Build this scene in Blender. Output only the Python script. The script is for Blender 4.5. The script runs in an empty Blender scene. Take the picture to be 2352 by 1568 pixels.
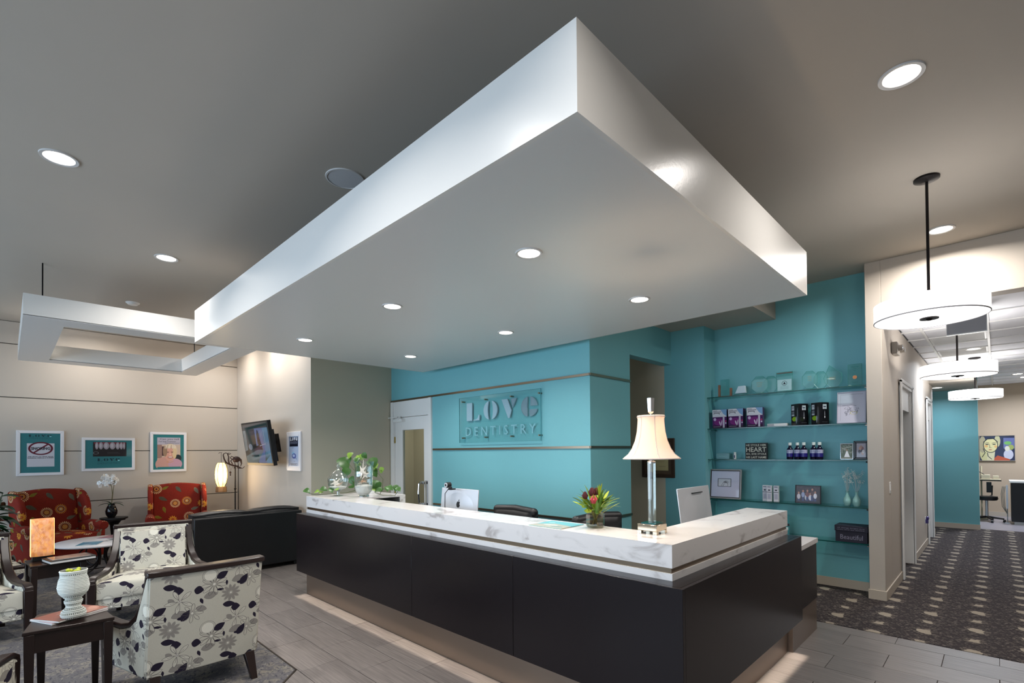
import bpy, bmesh, math, random
import numpy as np
from mathutils import Vector, Matrix
random.seed(7); R = random.Random(11)
SC = bpy.context.scene; COL = SC.collection
PI = math.pi
# ------------------------------------------------------------ camera, world, exposure
cd = bpy.data.cameras.new('camera'); cam = bpy.data.objects.new('camera', cd); COL.objects.link(cam)
F_, YAW, PITCH, ROLL, EYE = 1137.4, .775403, .0126524, -.00846367, 1.55
fw = Vector((-math.sin(YAW)*math.cos(PITCH), math.cos(YAW)*math.cos(PITCH), math.sin(PITCH)))
r0 = Vector((math.cos(YAW), math.sin(YAW), 0)); u0 = r0.cross(fw)
rr = r0*math.cos(ROLL)+u0*math.sin(ROLL); uu = -r0*math.sin(ROLL)+u0*math.cos(ROLL)
cam.matrix_world = Matrix(((rr.x, uu.x, -fw.x, 0), (rr.y, uu.y, -fw.y, 0), (rr.z, uu.z, -fw.z, EYE), (0, 0, 0, 1)))
cd.sensor_width = 36; cd.lens = F_/2352*36; cd.shift_y = (1022.2-784)/2352; cd.clip_start = .05
SC.camera = cam
vs = SC.view_settings; vs.view_transform = 'Standard'; vs.look = 'None'; vs.gamma = 1; vs.use_curve_mapping = False
vs.exposure = 0.22
w = bpy.data.worlds.new('world'); SC.world = w; w.use_nodes = True
w.node_tree.nodes['Background'].inputs[0].default_value = (.62, .74, 1, 1)
w.node_tree.nodes['Background'].inputs[1].default_value = 1.0
SC.cycles.max_bounces = 10; SC.cycles.diffuse_bounces = 5; SC.cycles.glossy_bounces = 4
SC.cycles.transmission_bounces = 8; SC.cycles.transparent_max_bounces = 12
SC.cycles.caustics_reflective = False; SC.cycles.caustics_refractive = False
SC.cycles.sample_clamp_indirect = 4; SC.cycles.use_denoising = True

def area(name, loc, size, power, color, rot=(0, 0, 0), shape='RECTANGLE', size_y=None, spread=180):
    l = bpy.data.lights.new(name, 'AREA'); l.shape = shape; l.size = size
    if size_y: l.size_y = size_y
    l.energy = power; l.color = color; l.spread = math.radians(spread)
    o = bpy.data.objects.new(name, l); COL.objects.link(o); o.location = loc; o.rotation_euler = rot
    return o
WARM = (1, .86, .72); NEUT = (1, .95, .9); COOL = (.80, .88, 1); DAY = (.62, .78, 1)
# daylight through the three shopfront windows of the street wall (y = -3.6)
for k, x in enumerate((-8.1, -4.6, -1.1)):
    area('window_daylight', (x, -3.75, 1.6), 2.9, 105, DAY, (PI/2, 0, 0), size_y=2.2)
# ceiling downlights (x, y) of the big ceiling; z = 3.475
CEIL = 3.475
MAIN_SPOTS = [(-4.307, .231, 26), (-5.787, 1.088, 13), (-.326, 3.228, 14), (-.328, 5.762, 34), (-2.05, .25, 24), (-.33, .7, 20),
              (-9.3, .9, 14), (-9.3, 2.5, 12), (-8.1, 2.65, 12), (-7.35, 2.6, 6)]
SOFFIT_SPOTS = [(-1.922, 2.115), (-3.378, 2.117), (-1.928, 3.367), (-4.996, 2.114), (-3.373, 3.368), (-5.003, 3.381)]

# ------------------------------------------------------------ colour and materials
def lin(c):
    return tuple((v/255/12.92 if v/255 <= .04045 else ((v/255+.055)/1.055)**2.4) for v in c)
MATS = {}
def mat(name, col, rough=.6, metal=0, spec=.5, noise=0, nscale=8, bump=0, bscale=200, emit=None, estr=0, alpha=1, coat=0, trans=0, ior=1.45):
    if name in MATS: return MATS[name]
    m = bpy.data.materials.new(name); m.use_nodes = True; nt = m.node_tree; b = nt.nodes['Principled BSDF']
    c = (*lin(col), 1)
    b.inputs['Base Color'].default_value = c; b.inputs['Roughness'].default_value = rough
    b.inputs['Metallic'].default_value = metal; b.inputs['Specular IOR Level'].default_value = spec
    b.inputs['Coat Weight'].default_value = coat; b.inputs['Transmission Weight'].default_value = trans; b.inputs['IOR'].default_value = ior
    b.inputs['Alpha'].default_value = alpha
    if emit: b.inputs['Emission Color'].default_value = (*lin(emit), 1); b.inputs['Emission Strength'].default_value = estr
    if noise or bump:
        tc = nt.nodes.new('ShaderNodeTexCoord')
    if noise:
        n = nt.nodes.new('ShaderNodeTexNoise'); n.inputs['Scale'].default_value = nscale; n.inputs['Detail'].default_value = 4
        nt.links.new(tc.outputs['Object'], n.inputs['Vector'])
        mx = nt.nodes.new('ShaderNodeMix'); mx.data_type = 'RGBA'
        mx.inputs[6].default_value = tuple(v*(1-noise) for v in c[:3])+(1,); mx.inputs[7].default_value = tuple(min(1, v*(1+noise)) for v in c[:3])+(1,)
        nt.links.new(n.outputs['Fac'], mx.inputs[0]); nt.links.new(mx.outputs[2], b.inputs['Base Color'])
    if bump:
        n2 = nt.nodes.new('ShaderNodeTexNoise'); n2.inputs['Scale'].default_value = bscale
        nt.links.new(tc.outputs['Object'], n2.inputs['Vector'])
        bp = nt.nodes.new('ShaderNodeBump'); bp.inputs['Strength'].default_value = bump; bp.inputs['Distance'].default_value = .002
        nt.links.new(n2.outputs['Fac'], bp.inputs['Height']); nt.links.new(bp.outputs['Normal'], b.inputs['Normal'])
    MATS[name] = m; return m
def thin_glass(name, tint, refl=.10, edge=None, rough=.02, base=0.0):
    """thin pane: mostly transparent, tinted, with a fresnel reflection"""
    if name in MATS: return MATS[name]
    m = bpy.data.materials.new(name); m.use_nodes = True; nt = m.node_tree; nt.nodes.clear()
    out = nt.nodes.new('ShaderNodeOutputMaterial'); tr = nt.nodes.new('ShaderNodeBsdfTransparent'); tr.inputs[0].default_value = (*lin(tint), 1)
    gl = nt.nodes.new('ShaderNodeBsdfGlossy'); gl.inputs['Roughness'].default_value = rough
    fr = nt.nodes.new('ShaderNodeLayerWeight'); fr.inputs[0].default_value = refl
    ad = nt.nodes.new('ShaderNodeMath'); ad.operation = 'MULTIPLY_ADD'; ad.inputs[1].default_value = .55; ad.inputs[2].default_value = base; ad.use_clamp = True
    mx = nt.nodes.new('ShaderNodeMixShader')
    nt.links.new(fr.outputs['Facing'], ad.inputs[0]); nt.links.new(ad.outputs[0], mx.inputs[0])
    nt.links.new(tr.outputs[0], mx.inputs[1]); nt.links.new(gl.outputs[0], mx.inputs[2]); nt.links.new(mx.outputs[0], out.inputs[0])
    MATS[name] = m; return m

class Im:
    """tiny painter for prints and woven patterns: builds an in-memory texture from shapes. Units: u right, v down"""
    def __init__(s, W, H, px, bg, wrap=False):
        s.W, s.H = W, H; s.w = int(W*px); s.h = int(H*px); s.px = px; s.wrap = wrap
        s.a = np.zeros((s.h, s.w, 3)); s.a[:] = np.array(bg)/255.
    def _blit(s, cx, cy, rad, fn, col, alpha=1):
        offs = [(0, 0)]
        if s.wrap: offs = [(i*s.W, j*s.H) for i in (-1, 0, 1) for j in (-1, 0, 1)]
        for ox, oy in offs:
            x0 = max(0, int((cx+ox-rad)*s.px)-1); x1 = min(s.w, int((cx+ox+rad)*s.px)+2)
            y0 = max(0, int((cy+oy-rad)*s.px)-1); y1 = min(s.h, int((cy+oy+rad)*s.px)+2)
            if x0 >= x1 or y0 >= y1: continue
            X, Y = np.meshgrid((np.arange(x0, x1)+.5)/s.px-ox, (np.arange(y0, y1)+.5)/s.px-oy)
            k = np.clip(fn(X, Y)*s.px+.5, 0, 1)[..., None]*alpha
            s.a[y0:y1, x0:x1] = s.a[y0:y1, x0:x1]*(1-k)+np.array(col)/255.*k
    def ell(s, cx, cy, rx, ry, col, ang=0, ring=None, alpha=1):
        c, q = math.cos(ang), math.sin(ang); mr = min(rx, ry)
        def f(X, Y):
            u = ((X-cx)*c+(Y-cy)*q)/rx; v = (-(X-cx)*q+(Y-cy)*c)/ry
            d = (1-np.sqrt(u*u+v*v))*mr
            return ring/2-np.abs(d) if ring else d
        s._blit(cx, cy, max(rx, ry)+(ring or 0), f, col, alpha)
    def leaf(s, cx, cy, L, Wd, col, ang=0, ring=None, pt=1.0, alpha=1):
        """pointed leaf centred at cx,cy"""
        c, q = math.cos(ang), math.sin(ang)
        def f(X, Y):
            u = ((X-cx)*c+(Y-cy)*q)/(L/2); v = (-(X-cx)*q+(Y-cy)*c)
            hw = Wd/2*np.clip(1-np.abs(u)**1.8, 0, 1)**.8*(1-.45*u*pt)
            d = np.where(np.abs(u) < 1, hw-np.abs(v), -1.)
            return (ring/2-np.abs(d)) if ring else d
        s._blit(cx, cy, L/2+(ring or 0), f, col, alpha)
    def line(s, pts, wd, col, alpha=1):
        for (ax, ay), (bx, by) in zip(pts[:-1], pts[1:]):
            dx, dy = bx-ax, by-ay; L2 = dx*dx+dy*dy+1e-12
            def f(X, Y):
                t = np.clip(((X-ax)*dx+(Y-ay)*dy)/L2, 0, 1)
                return wd/2-np.hypot(X-ax-t*dx, Y-ay-t*dy)
            s._blit((ax+bx)/2, (ay+by)/2, math.sqrt(L2)/2+wd, f, col, alpha)
    def rect(s, x0, y0, x1, y1, col, alpha=1):
        a, b, c, d = [int(round(v*s.px)) for v in (x0, x1, y0, y1)]
        s.a[max(0, c):d, max(0, a):b] = s.a[max(0, c):d, max(0, a):b]*(1-alpha)+np.array(col)/255.*alpha
    def poly(s, pts, col, alpha=1):
        xs = [p[0] for p in pts]; ys = [p[1] for p in pts]
        def f(X, Y):
            ins = np.zeros(X.shape, bool); n = len(pts)
            for i in range(n):
                (ax, ay), (bx, by) = pts[i], pts[(i+1) % n]
                if ay == by: continue
                cnd = ((ay > Y) != (by > Y)) & (X < (bx-ax)*(Y-ay)/(by-ay)+ax); ins ^= cnd
            return np.where(ins, 1., -1.)
        cx, cy = (min(xs)+max(xs))/2, (min(ys)+max(ys))/2
        s._blit(cx, cy, max(max(xs)-min(xs), max(ys)-min(ys))/2+.001, f, col, alpha)
    def speck(s, amp, seed=1):
        g = np.random.RandomState(seed).randn(s.h, s.w, 1)*amp/255.; s.a = np.clip(s.a+g, 0, 1)
    def image(s, name):
        im = bpy.data.images.new(name, s.w, s.h)
        px = np.ones((s.h, s.w, 4), np.float32); px[..., :3] = np.clip(s.a[::-1], 0, 1)
        im.pixels.foreach_set(px.ravel()); im.update(); im.pack(); return im
def print_mat(name, im, rough=.5, emit=0, coat=0, box=None, bump=0, rot=0, spec=.4):
    """material showing an Im: on UVs, or box-projected in metres (box=(tile_w, tile_h))"""
    m = bpy.data.materials.new(name); m.use_nodes = True; nt = m.node_tree; b = nt.nodes['Principled BSDF']
    t = nt.nodes.new('ShaderNodeTexImage'); t.image = im.image(name); tc = nt.nodes.new('ShaderNodeTexCoord')
    if box:
        mp = nt.nodes.new('ShaderNodeMapping'); mp.inputs['Scale'].default_value = (1/box[0], 1/box[0], 1/box[1])
        if rot == 'flat':
            mp.inputs['Scale'].default_value = (1/box[0], 1/box[1], 1)
        nt.links.new(tc.outputs['Object'], mp.inputs[0]); nt.links.new(mp.outputs[0], t.inputs[0])
        if rot != 'flat': t.projection = 'BOX'; t.projection_blend = .1
    else: nt.links.new(tc.outputs['UV'], t.inputs[0])
    nt.links.new(t.outputs[0], b.inputs['Base Color']); b.inputs['Roughness'].default_value = rough; b.inputs['Coat Weight'].default_value = coat
    b.inputs['Specular IOR Level'].default_value = spec
    if emit: nt.links.new(t.outputs[0], b.inputs['Emission Color']); b.inputs['Emission Strength'].default_value = emit
    if bump:
        n2 = nt.nodes.new('ShaderNodeTexNoise'); n2.inputs['Scale'].default_value = 350
        nt.links.new(tc.outputs['Object'], n2.inputs['Vector'])
        bp = nt.nodes.new('ShaderNodeBump'); bp.inputs['Strength'].default_value = bump; bp.inputs['Distance'].default_value = .003
        nt.links.new(n2.outputs['Fac'], bp.inputs['Height']); nt.links.new(bp.outputs['Normal'], b.inputs['Normal'])
    return m

# ------------------------------------------------------------ mesh builder and tagging
class MB:
    def __init__(s): s.v = []; s.f = []; s.uv = None
    def add(s, vs_, fs):
        n = len(s.v); s.v += [tuple(p) for p in vs_]; s.f += [tuple(i+n for i in f) for f in fs]; return s
    def box(s, x0, y0, z0, x1, y1, z1):
        return s.add([(x0, y0, z0), (x1, y0, z0), (x1, y1, z0), (x0, y1, z0), (x0, y0, z1), (x1, y0, z1), (x1, y1, z1), (x0, y1, z1)],
                     [(3, 2, 1, 0), (4, 5, 6, 7), (0, 1, 5, 4), (1, 2, 6, 5), (2, 3, 7, 6), (3, 0, 4, 7)])
    def boxm(s, c, sz, M=None):
        M = M or Matrix.Identity(3); c = Vector(c); P = []
        for dz in (-1, 1):
            for dx, dy in ((-1, -1), (1, -1), (1, 1), (-1, 1)):
                P.append(c+M@Vector((dx*sz[0]/2, dy*sz[1]/2, dz*sz[2]/2)))
        return s.add(P, [(3, 2, 1, 0), (4, 5, 6, 7), (0, 1, 5, 4), (1, 2, 6, 5), (2, 3, 7, 6), (3, 0, 4, 7)])
    def prism(s, pts, ax, a0, a1):
        """pts 2D polygon in the plane normal to ax ('x': (y,z), 'y': (x,z), 'z': (x,y))"""
        def P(p, a): return {'x': (a, p[0], p[1]), 'y': (p[0], a, p[1]), 'z': (p[0], p[1], a)}[ax]
        n = len(pts); V = [P(p, a0) for p in pts]+[P(p, a1) for p in pts]
        Fs = [tuple(range(n))[::-1], tuple(range(n, 2*n))]+[(i, (i+1) % n, n+(i+1) % n, n+i) for i in range(n)]
        return s.add(V, Fs)
    def taper(s, p0, w0, p1, w1):
        """square post from p0 to p1, half-widths w0, w1"""
        V = [(p[0]+sx*w, p[1]+sy*w, p[2]) for p, w in ((p0, w0), (p1, w1)) for sx, sy in ((-1, -1), (1, -1), (1, 1), (-1, 1))]
        return s.add(V, [(3, 2, 1, 0), (4, 5, 6, 7), (0, 1, 5, 4), (1, 2, 6, 5), (2, 3, 7, 6), (3, 0, 4, 7)])
    def tube(s, pts, r, n=8, cap=True):
        pts = [Vector(p) for p in pts]; m = len(pts); rs = r if isinstance(r, (list, tuple)) else [r]*m
        V = []; prev = None
        for i, p in enumerate(pts):
            d = (pts[min(i+1, m-1)]-pts[max(i-1, 0)]).normalized()
            if prev is None:
                a = Vector((0, 0, 1)) if abs(d.z) < .9 else Vector((1, 0, 0)); x = d.cross(a).normalized()
            else: x = (prev-d*prev.dot(d)).normalized()
            prev = x; y = d.cross(x)
            for k in range(n):
                t = 2*PI*k/n; V.append(p+(x*math.cos(t)+y*math.sin(t))*rs[i])
        Fs = [(i*n+k, i*n+(k+1) % n, (i+1)*n+(k+1) % n, (i+1)*n+k) for i in range(m-1) for k in range(n)]
        if cap: Fs += [tuple(range(n))[::-1], tuple((m-1)*n+k for k in range(n))]
        return s.add(V, Fs)
    def strip(s, pts, wx, th, x):
        """rectangular rail following (y,z) pts at x +- wx/2, thickness th along the local normal"""
        m = len(pts); V = []
        for i, (y, z) in enumerate(pts):
            a = pts[max(0, i-1)]; b = pts[min(m-1, i+1)]; dy, dz = b[0]-a[0], b[1]-a[1]; L = math.hypot(dy, dz) or 1
            ny, nz = -dz/L*th/2, dy/L*th/2
            V += [(x-wx/2, y-ny, z-nz), (x+wx/2, y-ny, z-nz), (x+wx/2, y+ny, z+nz), (x-wx/2, y+ny, z+nz)]
        Fs = [(i*4+k, i*4+(k+1) % 4, (i+1)*4+(k+1) % 4, (i+1)*4+k) for i in range(m-1) for k in range(4)]
        Fs += [(3, 2, 1, 0), tuple((m-1)*4+k for k in range(4))]
        return s.add(V, Fs)
    def lathe(s, prof, c=(0, 0, 0), n=24, sx=1, sy=1):
        m = len(prof); V = [(c[0]+r*math.cos(2*PI*k/n)*sx, c[1]+r*math.sin(2*PI*k/n)*sy, c[2]+z) for r, z in prof for k in range(n)]
        Fs = [(i*n+k, i*n+(k+1) % n, (i+1)*n+(k+1) % n, (i+1)*n+k) for i in range(m-1) for k in range(n)]
        if prof[0][0] > 1e-6: Fs.append(tuple(range(n))[::-1])
        if prof[-1][0] > 1e-6: Fs.append(tuple((m-1)*n+k for k in range(n)))
        return s.add(V, Fs)
    def shell(s, prof, c=(0, 0, 0), n=24):
        """open lathe surface without caps"""
        m = len(prof); V = [(c[0]+r*math.cos(2*PI*k/n), c[1]+r*math.sin(2*PI*k/n), c[2]+z) for r, z in prof for k in range(n)]
        return s.add(V, [(i*n+k, i*n+(k+1) % n, (i+1)*n+(k+1) % n, (i+1)*n+k) for i in range(m-1) for k in range(n)])
    def ball(s, c, rx, ry=None, rz=None, n=12, m=8):
        ry = ry or rx; rz = rz or rx; V = [(c[0], c[1], c[2]-rz)]
        for i in range(1, m):
            t = PI*i/m-PI/2
            V += [(c[0]+rx*math.cos(t)*math.cos(2*PI*k/n), c[1]+ry*math.cos(t)*math.sin(2*PI*k/n), c[2]+rz*math.sin(t)) for k in range(n)]
        V.append((c[0], c[1], c[2]+rz)); L = len(V)-1
        Fs = [(0, 1+(k+1) % n, 1+k) for k in range(n)]+[(L, L-n+k, L-n+(k+1) % n) for k in range(n)]
        Fs += [(1+i*n+k, 1+i*n+(k+1) % n, 1+(i+1)*n+(k+1) % n, 1+(i+1)*n+k) for i in range(m-2) for k in range(n)]
        return s.add(V, Fs)
    def cushion(s, x0, y0, z0, x1, y1, z1, puff=.03, n=6, side=.02):
        """soft pillow: a box whose faces bulge"""
        V = []; idx = {}; Fs = []
        def P(u, v, w_):
            k = (round(u, 4), round(v, 4), round(w_, 4))
            if k in idx: return idx[k]
            a, b, c = u*2-1, v*2-1, w_*2-1
            bx = side*c_(b)*c_(c)*a; by = side*c_(a)*c_(c)*b; bz = puff*c_(a)*c_(b)*c
            idx[k] = len(V); V.append((x0+(x1-x0)*u+bx, y0+(y1-y0)*v+by, z0+(z1-z0)*w_+bz)); return idx[k]
        def c_(t): return max(0., 1-abs(t)**3)
        for i in range(n):
            for j in range(n):
                a, b, c, d = i/n, (i+1)/n, j/n, (j+1)/n
                for lo in (0, 1):
                    for q in ([(a, c, lo), (b, c, lo), (b, d, lo), (a, d, lo)], [(a, lo, c), (b, lo, c), (b, lo, d), (a, lo, d)], [(lo, a, c), (lo, b, c), (lo, b, d), (lo, a, d)]):
                        f = tuple(P(*t) for t in q)
                        Fs.append(f)
        return s.add(V, Fs)
    def sheet(s, fn, nu, nv):
        """fn(u,v)->point; a single surface with UVs"""
        V = [fn(i/nu, j/nv) for j in range(nv+1) for i in range(nu+1)]
        return s.add(V, [(j*(nu+1)+i, j*(nu+1)+i+1, (j+1)*(nu+1)+i+1, (j+1)*(nu+1)+i) for j in range(nv) for i in range(nu)])
    def build(s, name, m, parent=None, bevel=0, smooth=False, solid=0, seg=2, sub=0, uv=None):
        me = bpy.data.meshes.new(name); me.from_pydata(s.v, [], s.f)
        bm = bmesh.new(); bm.from_mesh(me); bmesh.ops.recalc_face_normals(bm, faces=bm.faces)
        if uv: # planar uv: (axis_u, axis_v, (u0,u1), (v0,v1))
            L = bm.loops.layers.uv.new('UVMap'); au, av, (ua, ub), (va, vb) = uv
            for f in bm.faces:
                for l in f.loops: l[L].uv = ((l.vert.co[au]-ua)/(ub-ua), (l.vert.co[av]-va)/(vb-va))
        bm.to_mesh(me); bm.free()
        if m: me.materials.append(m)
        o = bpy.data.objects.new(name, me); COL.objects.link(o)
        if parent: o.parent = parent
        if smooth:
            for p in me.polygons: p.use_smooth = True
        if solid:
            md = o.modifiers.new('solidify', 'SOLIDIFY'); md.thickness = solid; md.offset = 0
        if bevel:
            md = o.modifiers.new('bevel', 'BEVEL'); md.width = bevel; md.segments = seg; md.limit_method = 'ANGLE'; md.angle_limit = math.radians(35)
            for p in me.polygons: p.use_smooth = True
            me.set_sharp_from_angle(angle=math.radians(40)) if not smooth else None
        elif smooth:
            me.set_sharp_from_angle(angle=math.radians(50))
        if sub:
            md = o.modifiers.new('subdivision', 'SUBSURF'); md.levels = sub; md.render_levels = sub
        return o
def tag(o, label=None, cat=None, group=None, kind=None):
    if label: o['label'] = label
    if cat: o['category'] = cat
    if group: o['group'] = group
    if kind: o['kind'] = kind
    return o
def thing(name, label, cat, loc=(0, 0, 0), rz=0, group=None, rot=None):
    o = bpy.data.objects.new(name, None); COL.objects.link(o); o.empty_display_size = .1
    o.location = loc; o.rotation_euler = rot or (0, 0, rz); return tag(o, label, cat, group)
def struct(name, mb, m, parent=None, **k):
    o = mb.build(name, m, parent, **k)
    if not parent: o['kind'] = 'structure'
    return o
def dup(root, loc, rz, label, group=None, name=None):
    r = root.copy(); COL.objects.link(r); r.location = loc; r.rotation_euler = (0, 0, rz); r['label'] = label
    if group: r['group'] = group
    def rec(a, b):
        for ch in list(a.children):
            c = ch.copy(); COL.objects.link(c); c.parent = b; rec(ch, c)
    rec(root, r); return r
def words(txt, m, parent, width, loc, rot=(PI/2, 0, 0), height=None, th=.0006, name='lettering', bold=0, align='CENTER'):
    """flat lettering; text reads along local x, stands along local z when rot = (90,0,0)"""
    cu = bpy.data.curves.new('text', 'FONT'); cu.body = txt; cu.size = 1; cu.extrude = 0; cu.offset = bold; cu.resolution_u = 2
    o = bpy.data.objects.new('text', cu); COL.objects.link(o)
    bpy.context.view_layer.update()
    me = bpy.data.meshes.new_from_object(o.evaluated_get(bpy.context.evaluated_depsgraph_get()))
    COL.objects.unlink(o); bpy.data.objects.remove(o)
    xs = [v.co.x for v in me.vertices]; ys = [v.co.y for v in me.vertices]
    x0, x1, y0, y1 = min(xs), max(xs), min(ys), max(ys); k = width/(x1-x0); ky = (height/(y1-y0)) if height else k
    for v in me.vertices: v.co.x = (v.co.x-(x0+x1)/2)*k; v.co.y = (v.co.y-(y0+y1)/2)*ky
    me.materials.clear(); me.materials.append(m); me.name = name
    t = bpy.data.objects.new(name, me); COL.objects.link(t); t.parent = parent; t.location = loc; t.rotation_euler = rot
    return t
# ------------------------------------------------------------ shared materials
M_ceil = mat('ceiling_paint', (176, 168, 157), .75, noise=.03, nscale=1.5)
M_taupe = mat('taupe_wall_paint', (190, 180, 168), .62, bump=.08, bscale=160)
M_olive = mat('olive_taupe_paint', (190, 183, 163), .7, bump=.05, bscale=160)
M_teal = mat('teal_wall_paint', (116, 181, 189), .5, noise=.03, nscale=2, bump=.06, bscale=160)
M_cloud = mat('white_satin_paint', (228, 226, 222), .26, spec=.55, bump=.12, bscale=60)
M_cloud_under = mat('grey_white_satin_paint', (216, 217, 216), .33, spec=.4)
M_hallceil = mat('hall_ceiling_white', (214, 214, 218), .6)
M_white = mat('white_paint', (232, 231, 228), .4)
M_trimtan = mat('tan_vinyl_base', (186, 174, 158), .5)
M_bronze = mat('brushed_bronze_metal', (150, 132, 112), .28, metal=1)
M_darkbronze = mat('dark_bronze_metal', (66, 58, 52), .3, metal=1)
M_dark = mat('espresso_laminate', (22, 17, 20), .27, spec=.4, noise=.12, nscale=3)
M_darkwood = mat('dark_espresso_wood', (34, 22, 20), .3, spec=.5, noise=.2, nscale=6)
M_black = mat('black_plastic', (18, 18, 20), .4)
M_iron = mat('black_iron', (30, 26, 26), .42, metal=.6)
M_chrome = mat('polished_chrome', (225, 225, 228), .12, metal=1)
M_alu = mat('satin_aluminium', (205, 207, 212), .35, metal=.55)
M_leather = mat('black_leather', (20, 20, 22), .42, spec=.45, bump=.25, bscale=90)
M_glow = mat('downlight_lens', (255, 250, 240), .4, emit=(255, 246, 235), estr=9)
M_trimring = mat('downlight_white_ring', (200, 198, 196), .35)
M_gap = mat('dark_grey_brown', (104, 96, 88), .8)  # dark grey-brown of the panel joints, grille backing and award top
M_steelkick = mat('brushed_steel_kick', (150, 136, 124), .36, metal=.85)
M_vglass = thin_glass('clear_glass', (250, 252, 250), .18)
M_shelfglass = thin_glass('green_shelf_glass', (236, 250, 248), .12, base=.03)
M_jar = thin_glass('jar_glass', (240, 246, 244), .5, base=.10)
M_edgeglass = mat('green_glass_edge', (20, 78, 74), .15, spec=.6)
M_signglass = thin_glass('sign_glass', (240, 250, 250), .1, base=.02)

def marble():
    m = bpy.data.materials.new('white_marble'); m.use_nodes = True; nt = m.node_tree; b = nt.nodes['Principled BSDF']
    tc = nt.nodes.new('ShaderNodeTexCoord'); mp = nt.nodes.new('ShaderNodeMapping'); mp.inputs['Scale'].default_value = (1, 1, 2.4)
    n = nt.nodes.new('ShaderNodeTexNoise'); n.inputs['Scale'].default_value = 3.1; n.inputs['Detail'].default_value = 8; n.inputs['Distortion'].default_value = 1.3
    r = nt.nodes.new('ShaderNodeValToRGB'); e = r.color_ramp.elements
    e[0].position = .34; e[0].color = (*lin((178, 172, 170)), 1); e[1].position = .47; e[1].color = (*lin((218, 215, 214)), 1)
    x = e.new(.41); x.color = (*lin((210, 207, 206)), 1)
    nt.links.new(tc.outputs['Object'], mp.inputs[0]); nt.links.new(mp.outputs[0], n.inputs['Vector']); nt.links.new(n.outputs['Fac'], r.inputs[0])
    nt.links.new(r.outputs[0], b.inputs['Base Color']); b.inputs['Roughness'].default_value = .16
    return m
M_marble = marble()
def tile_material():
    m = bpy.data.materials.new('grey_linear_floor_tile'); m.use_nodes = True; nt = m.node_tree; b = nt.nodes['Principled BSDF']
    g = nt.nodes.new('ShaderNodeNewGeometry'); oi = nt.nodes.new('ShaderNodeObjectInfo')
    mp = nt.nodes.new('ShaderNodeMapping'); mp.inputs['Scale'].default_value = (1.6, 42, 1)
    n = nt.nodes.new('ShaderNodeTexNoise'); n.inputs['Scale'].default_value = 2.2; n.inputs['Detail'].default_value = 5
    mu = nt.nodes.new('ShaderNodeMath'); mu.operation = 'MULTIPLY_ADD'; mu.inputs[1].default_value = .16; mu.inputs[2].default_value = -.08
    ad = nt.nodes.new('ShaderNodeMath'); ad.operation = 'ADD'
    r = nt.nodes.new('ShaderNodeValToRGB'); e = r.color_ramp.elements
    e[0].position = .3; e[0].color = (*lin((92, 86, 84)), 1); e[1].position = .72; e[1].color = (*lin((124, 117, 113)), 1)
    nt.links.new(g.outputs['Position'], mp.inputs[0]); nt.links.new(mp.outputs[0], n.inputs['Vector'])
    nt.links.new(oi.outputs['Random'], mu.inputs[0]); nt.links.new(n.outputs['Fac'], ad.inputs[0]); nt.links.new(mu.outputs[0], ad.inputs[1])
    nt.links.new(ad.outputs[0], r.inputs[0]); nt.links.new(r.outputs[0], b.inputs['Base Color']); b.inputs['Roughness'].default_value = .42
    return m
M_tile = tile_material(); M_grout = mat('dark_grout', (70, 64, 62), .85)
def hall_carpet():
    im = Im(.62, .62, 720, (56, 51, 52), wrap=True); q = random.Random(3)
    for k in range(1500):
        x, y = q.random()*.62, q.random()*.62
        s = .5+.5*math.sin(x*2*PI/.155+math.sin(y*20))*math.sin(y*2*PI/.155)
        if q.random() > .25+.75*s: continue
        c = q.choice([(138, 128, 118), (118, 109, 102), (98, 90, 86)])
        im.line([(x, y), (x+q.uniform(.006, .016), y+q.uniform(-.004, .004))], .0038, c)
    for x, y, r_ in ((.155, .155, 1.25), (.465, .465, 1.25), (.465, .155, .85), (.155, .465, .85)):
        for k in range(16):
            im.ell(x+q.uniform(-.026, .026)*r_, y+q.uniform(-.034, .034)*r_, .02*r_, .02*r_, (150, 140, 126), q.uniform(-.3, .3))
        for k in range(34):
            a_ = q.random()*2*PI; d = q.uniform(.045, .08)*r_; im.line([(x+d*math.cos(a_)-.008, y+d*math.sin(a_)), (x+d*math.cos(a_)+.008, y+d*math.sin(a_))], .004, (128, 118, 107))
    im.speck(10, 2); return print_mat('brown_patterned_carpet', im, .95, box=(.62, .62), rot='flat', bump=.6, spec=.1)
def rug_carpet():
    im = Im(1.1, 1.1, 460, (98, 96, 98), wrap=True); q = random.Random(5)
    for k in range(26):
        x, y = q.random()*1.1, q.random()*1.1
        for j in range(9): im.ell(x+q.gauss(0, .05), y+q.gauss(0, .05), q.uniform(.02, .05), q.uniform(.015, .03), (122, 117, 109), q.random()*3, alpha=.6)
    for k in range(1500):
        x, y = q.random()*1.1, q.random()*1.1
        c = q.choice([(78, 78, 84), (66, 66, 74), (134, 129, 120), (88, 87, 90)])
        im.leaf(x, y, q.uniform(.02, .05), .008, c, q.uniform(-1.2, 1.2), alpha=.8)
    im.speck(9, 3); return print_mat('grey_abstract_carpet', im, .95, box=(1.1, 1.1), rot='flat', bump=.6, spec=.1)
M_hallcarpet = hall_carpet(); M_rug = rug_carpet()

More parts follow.
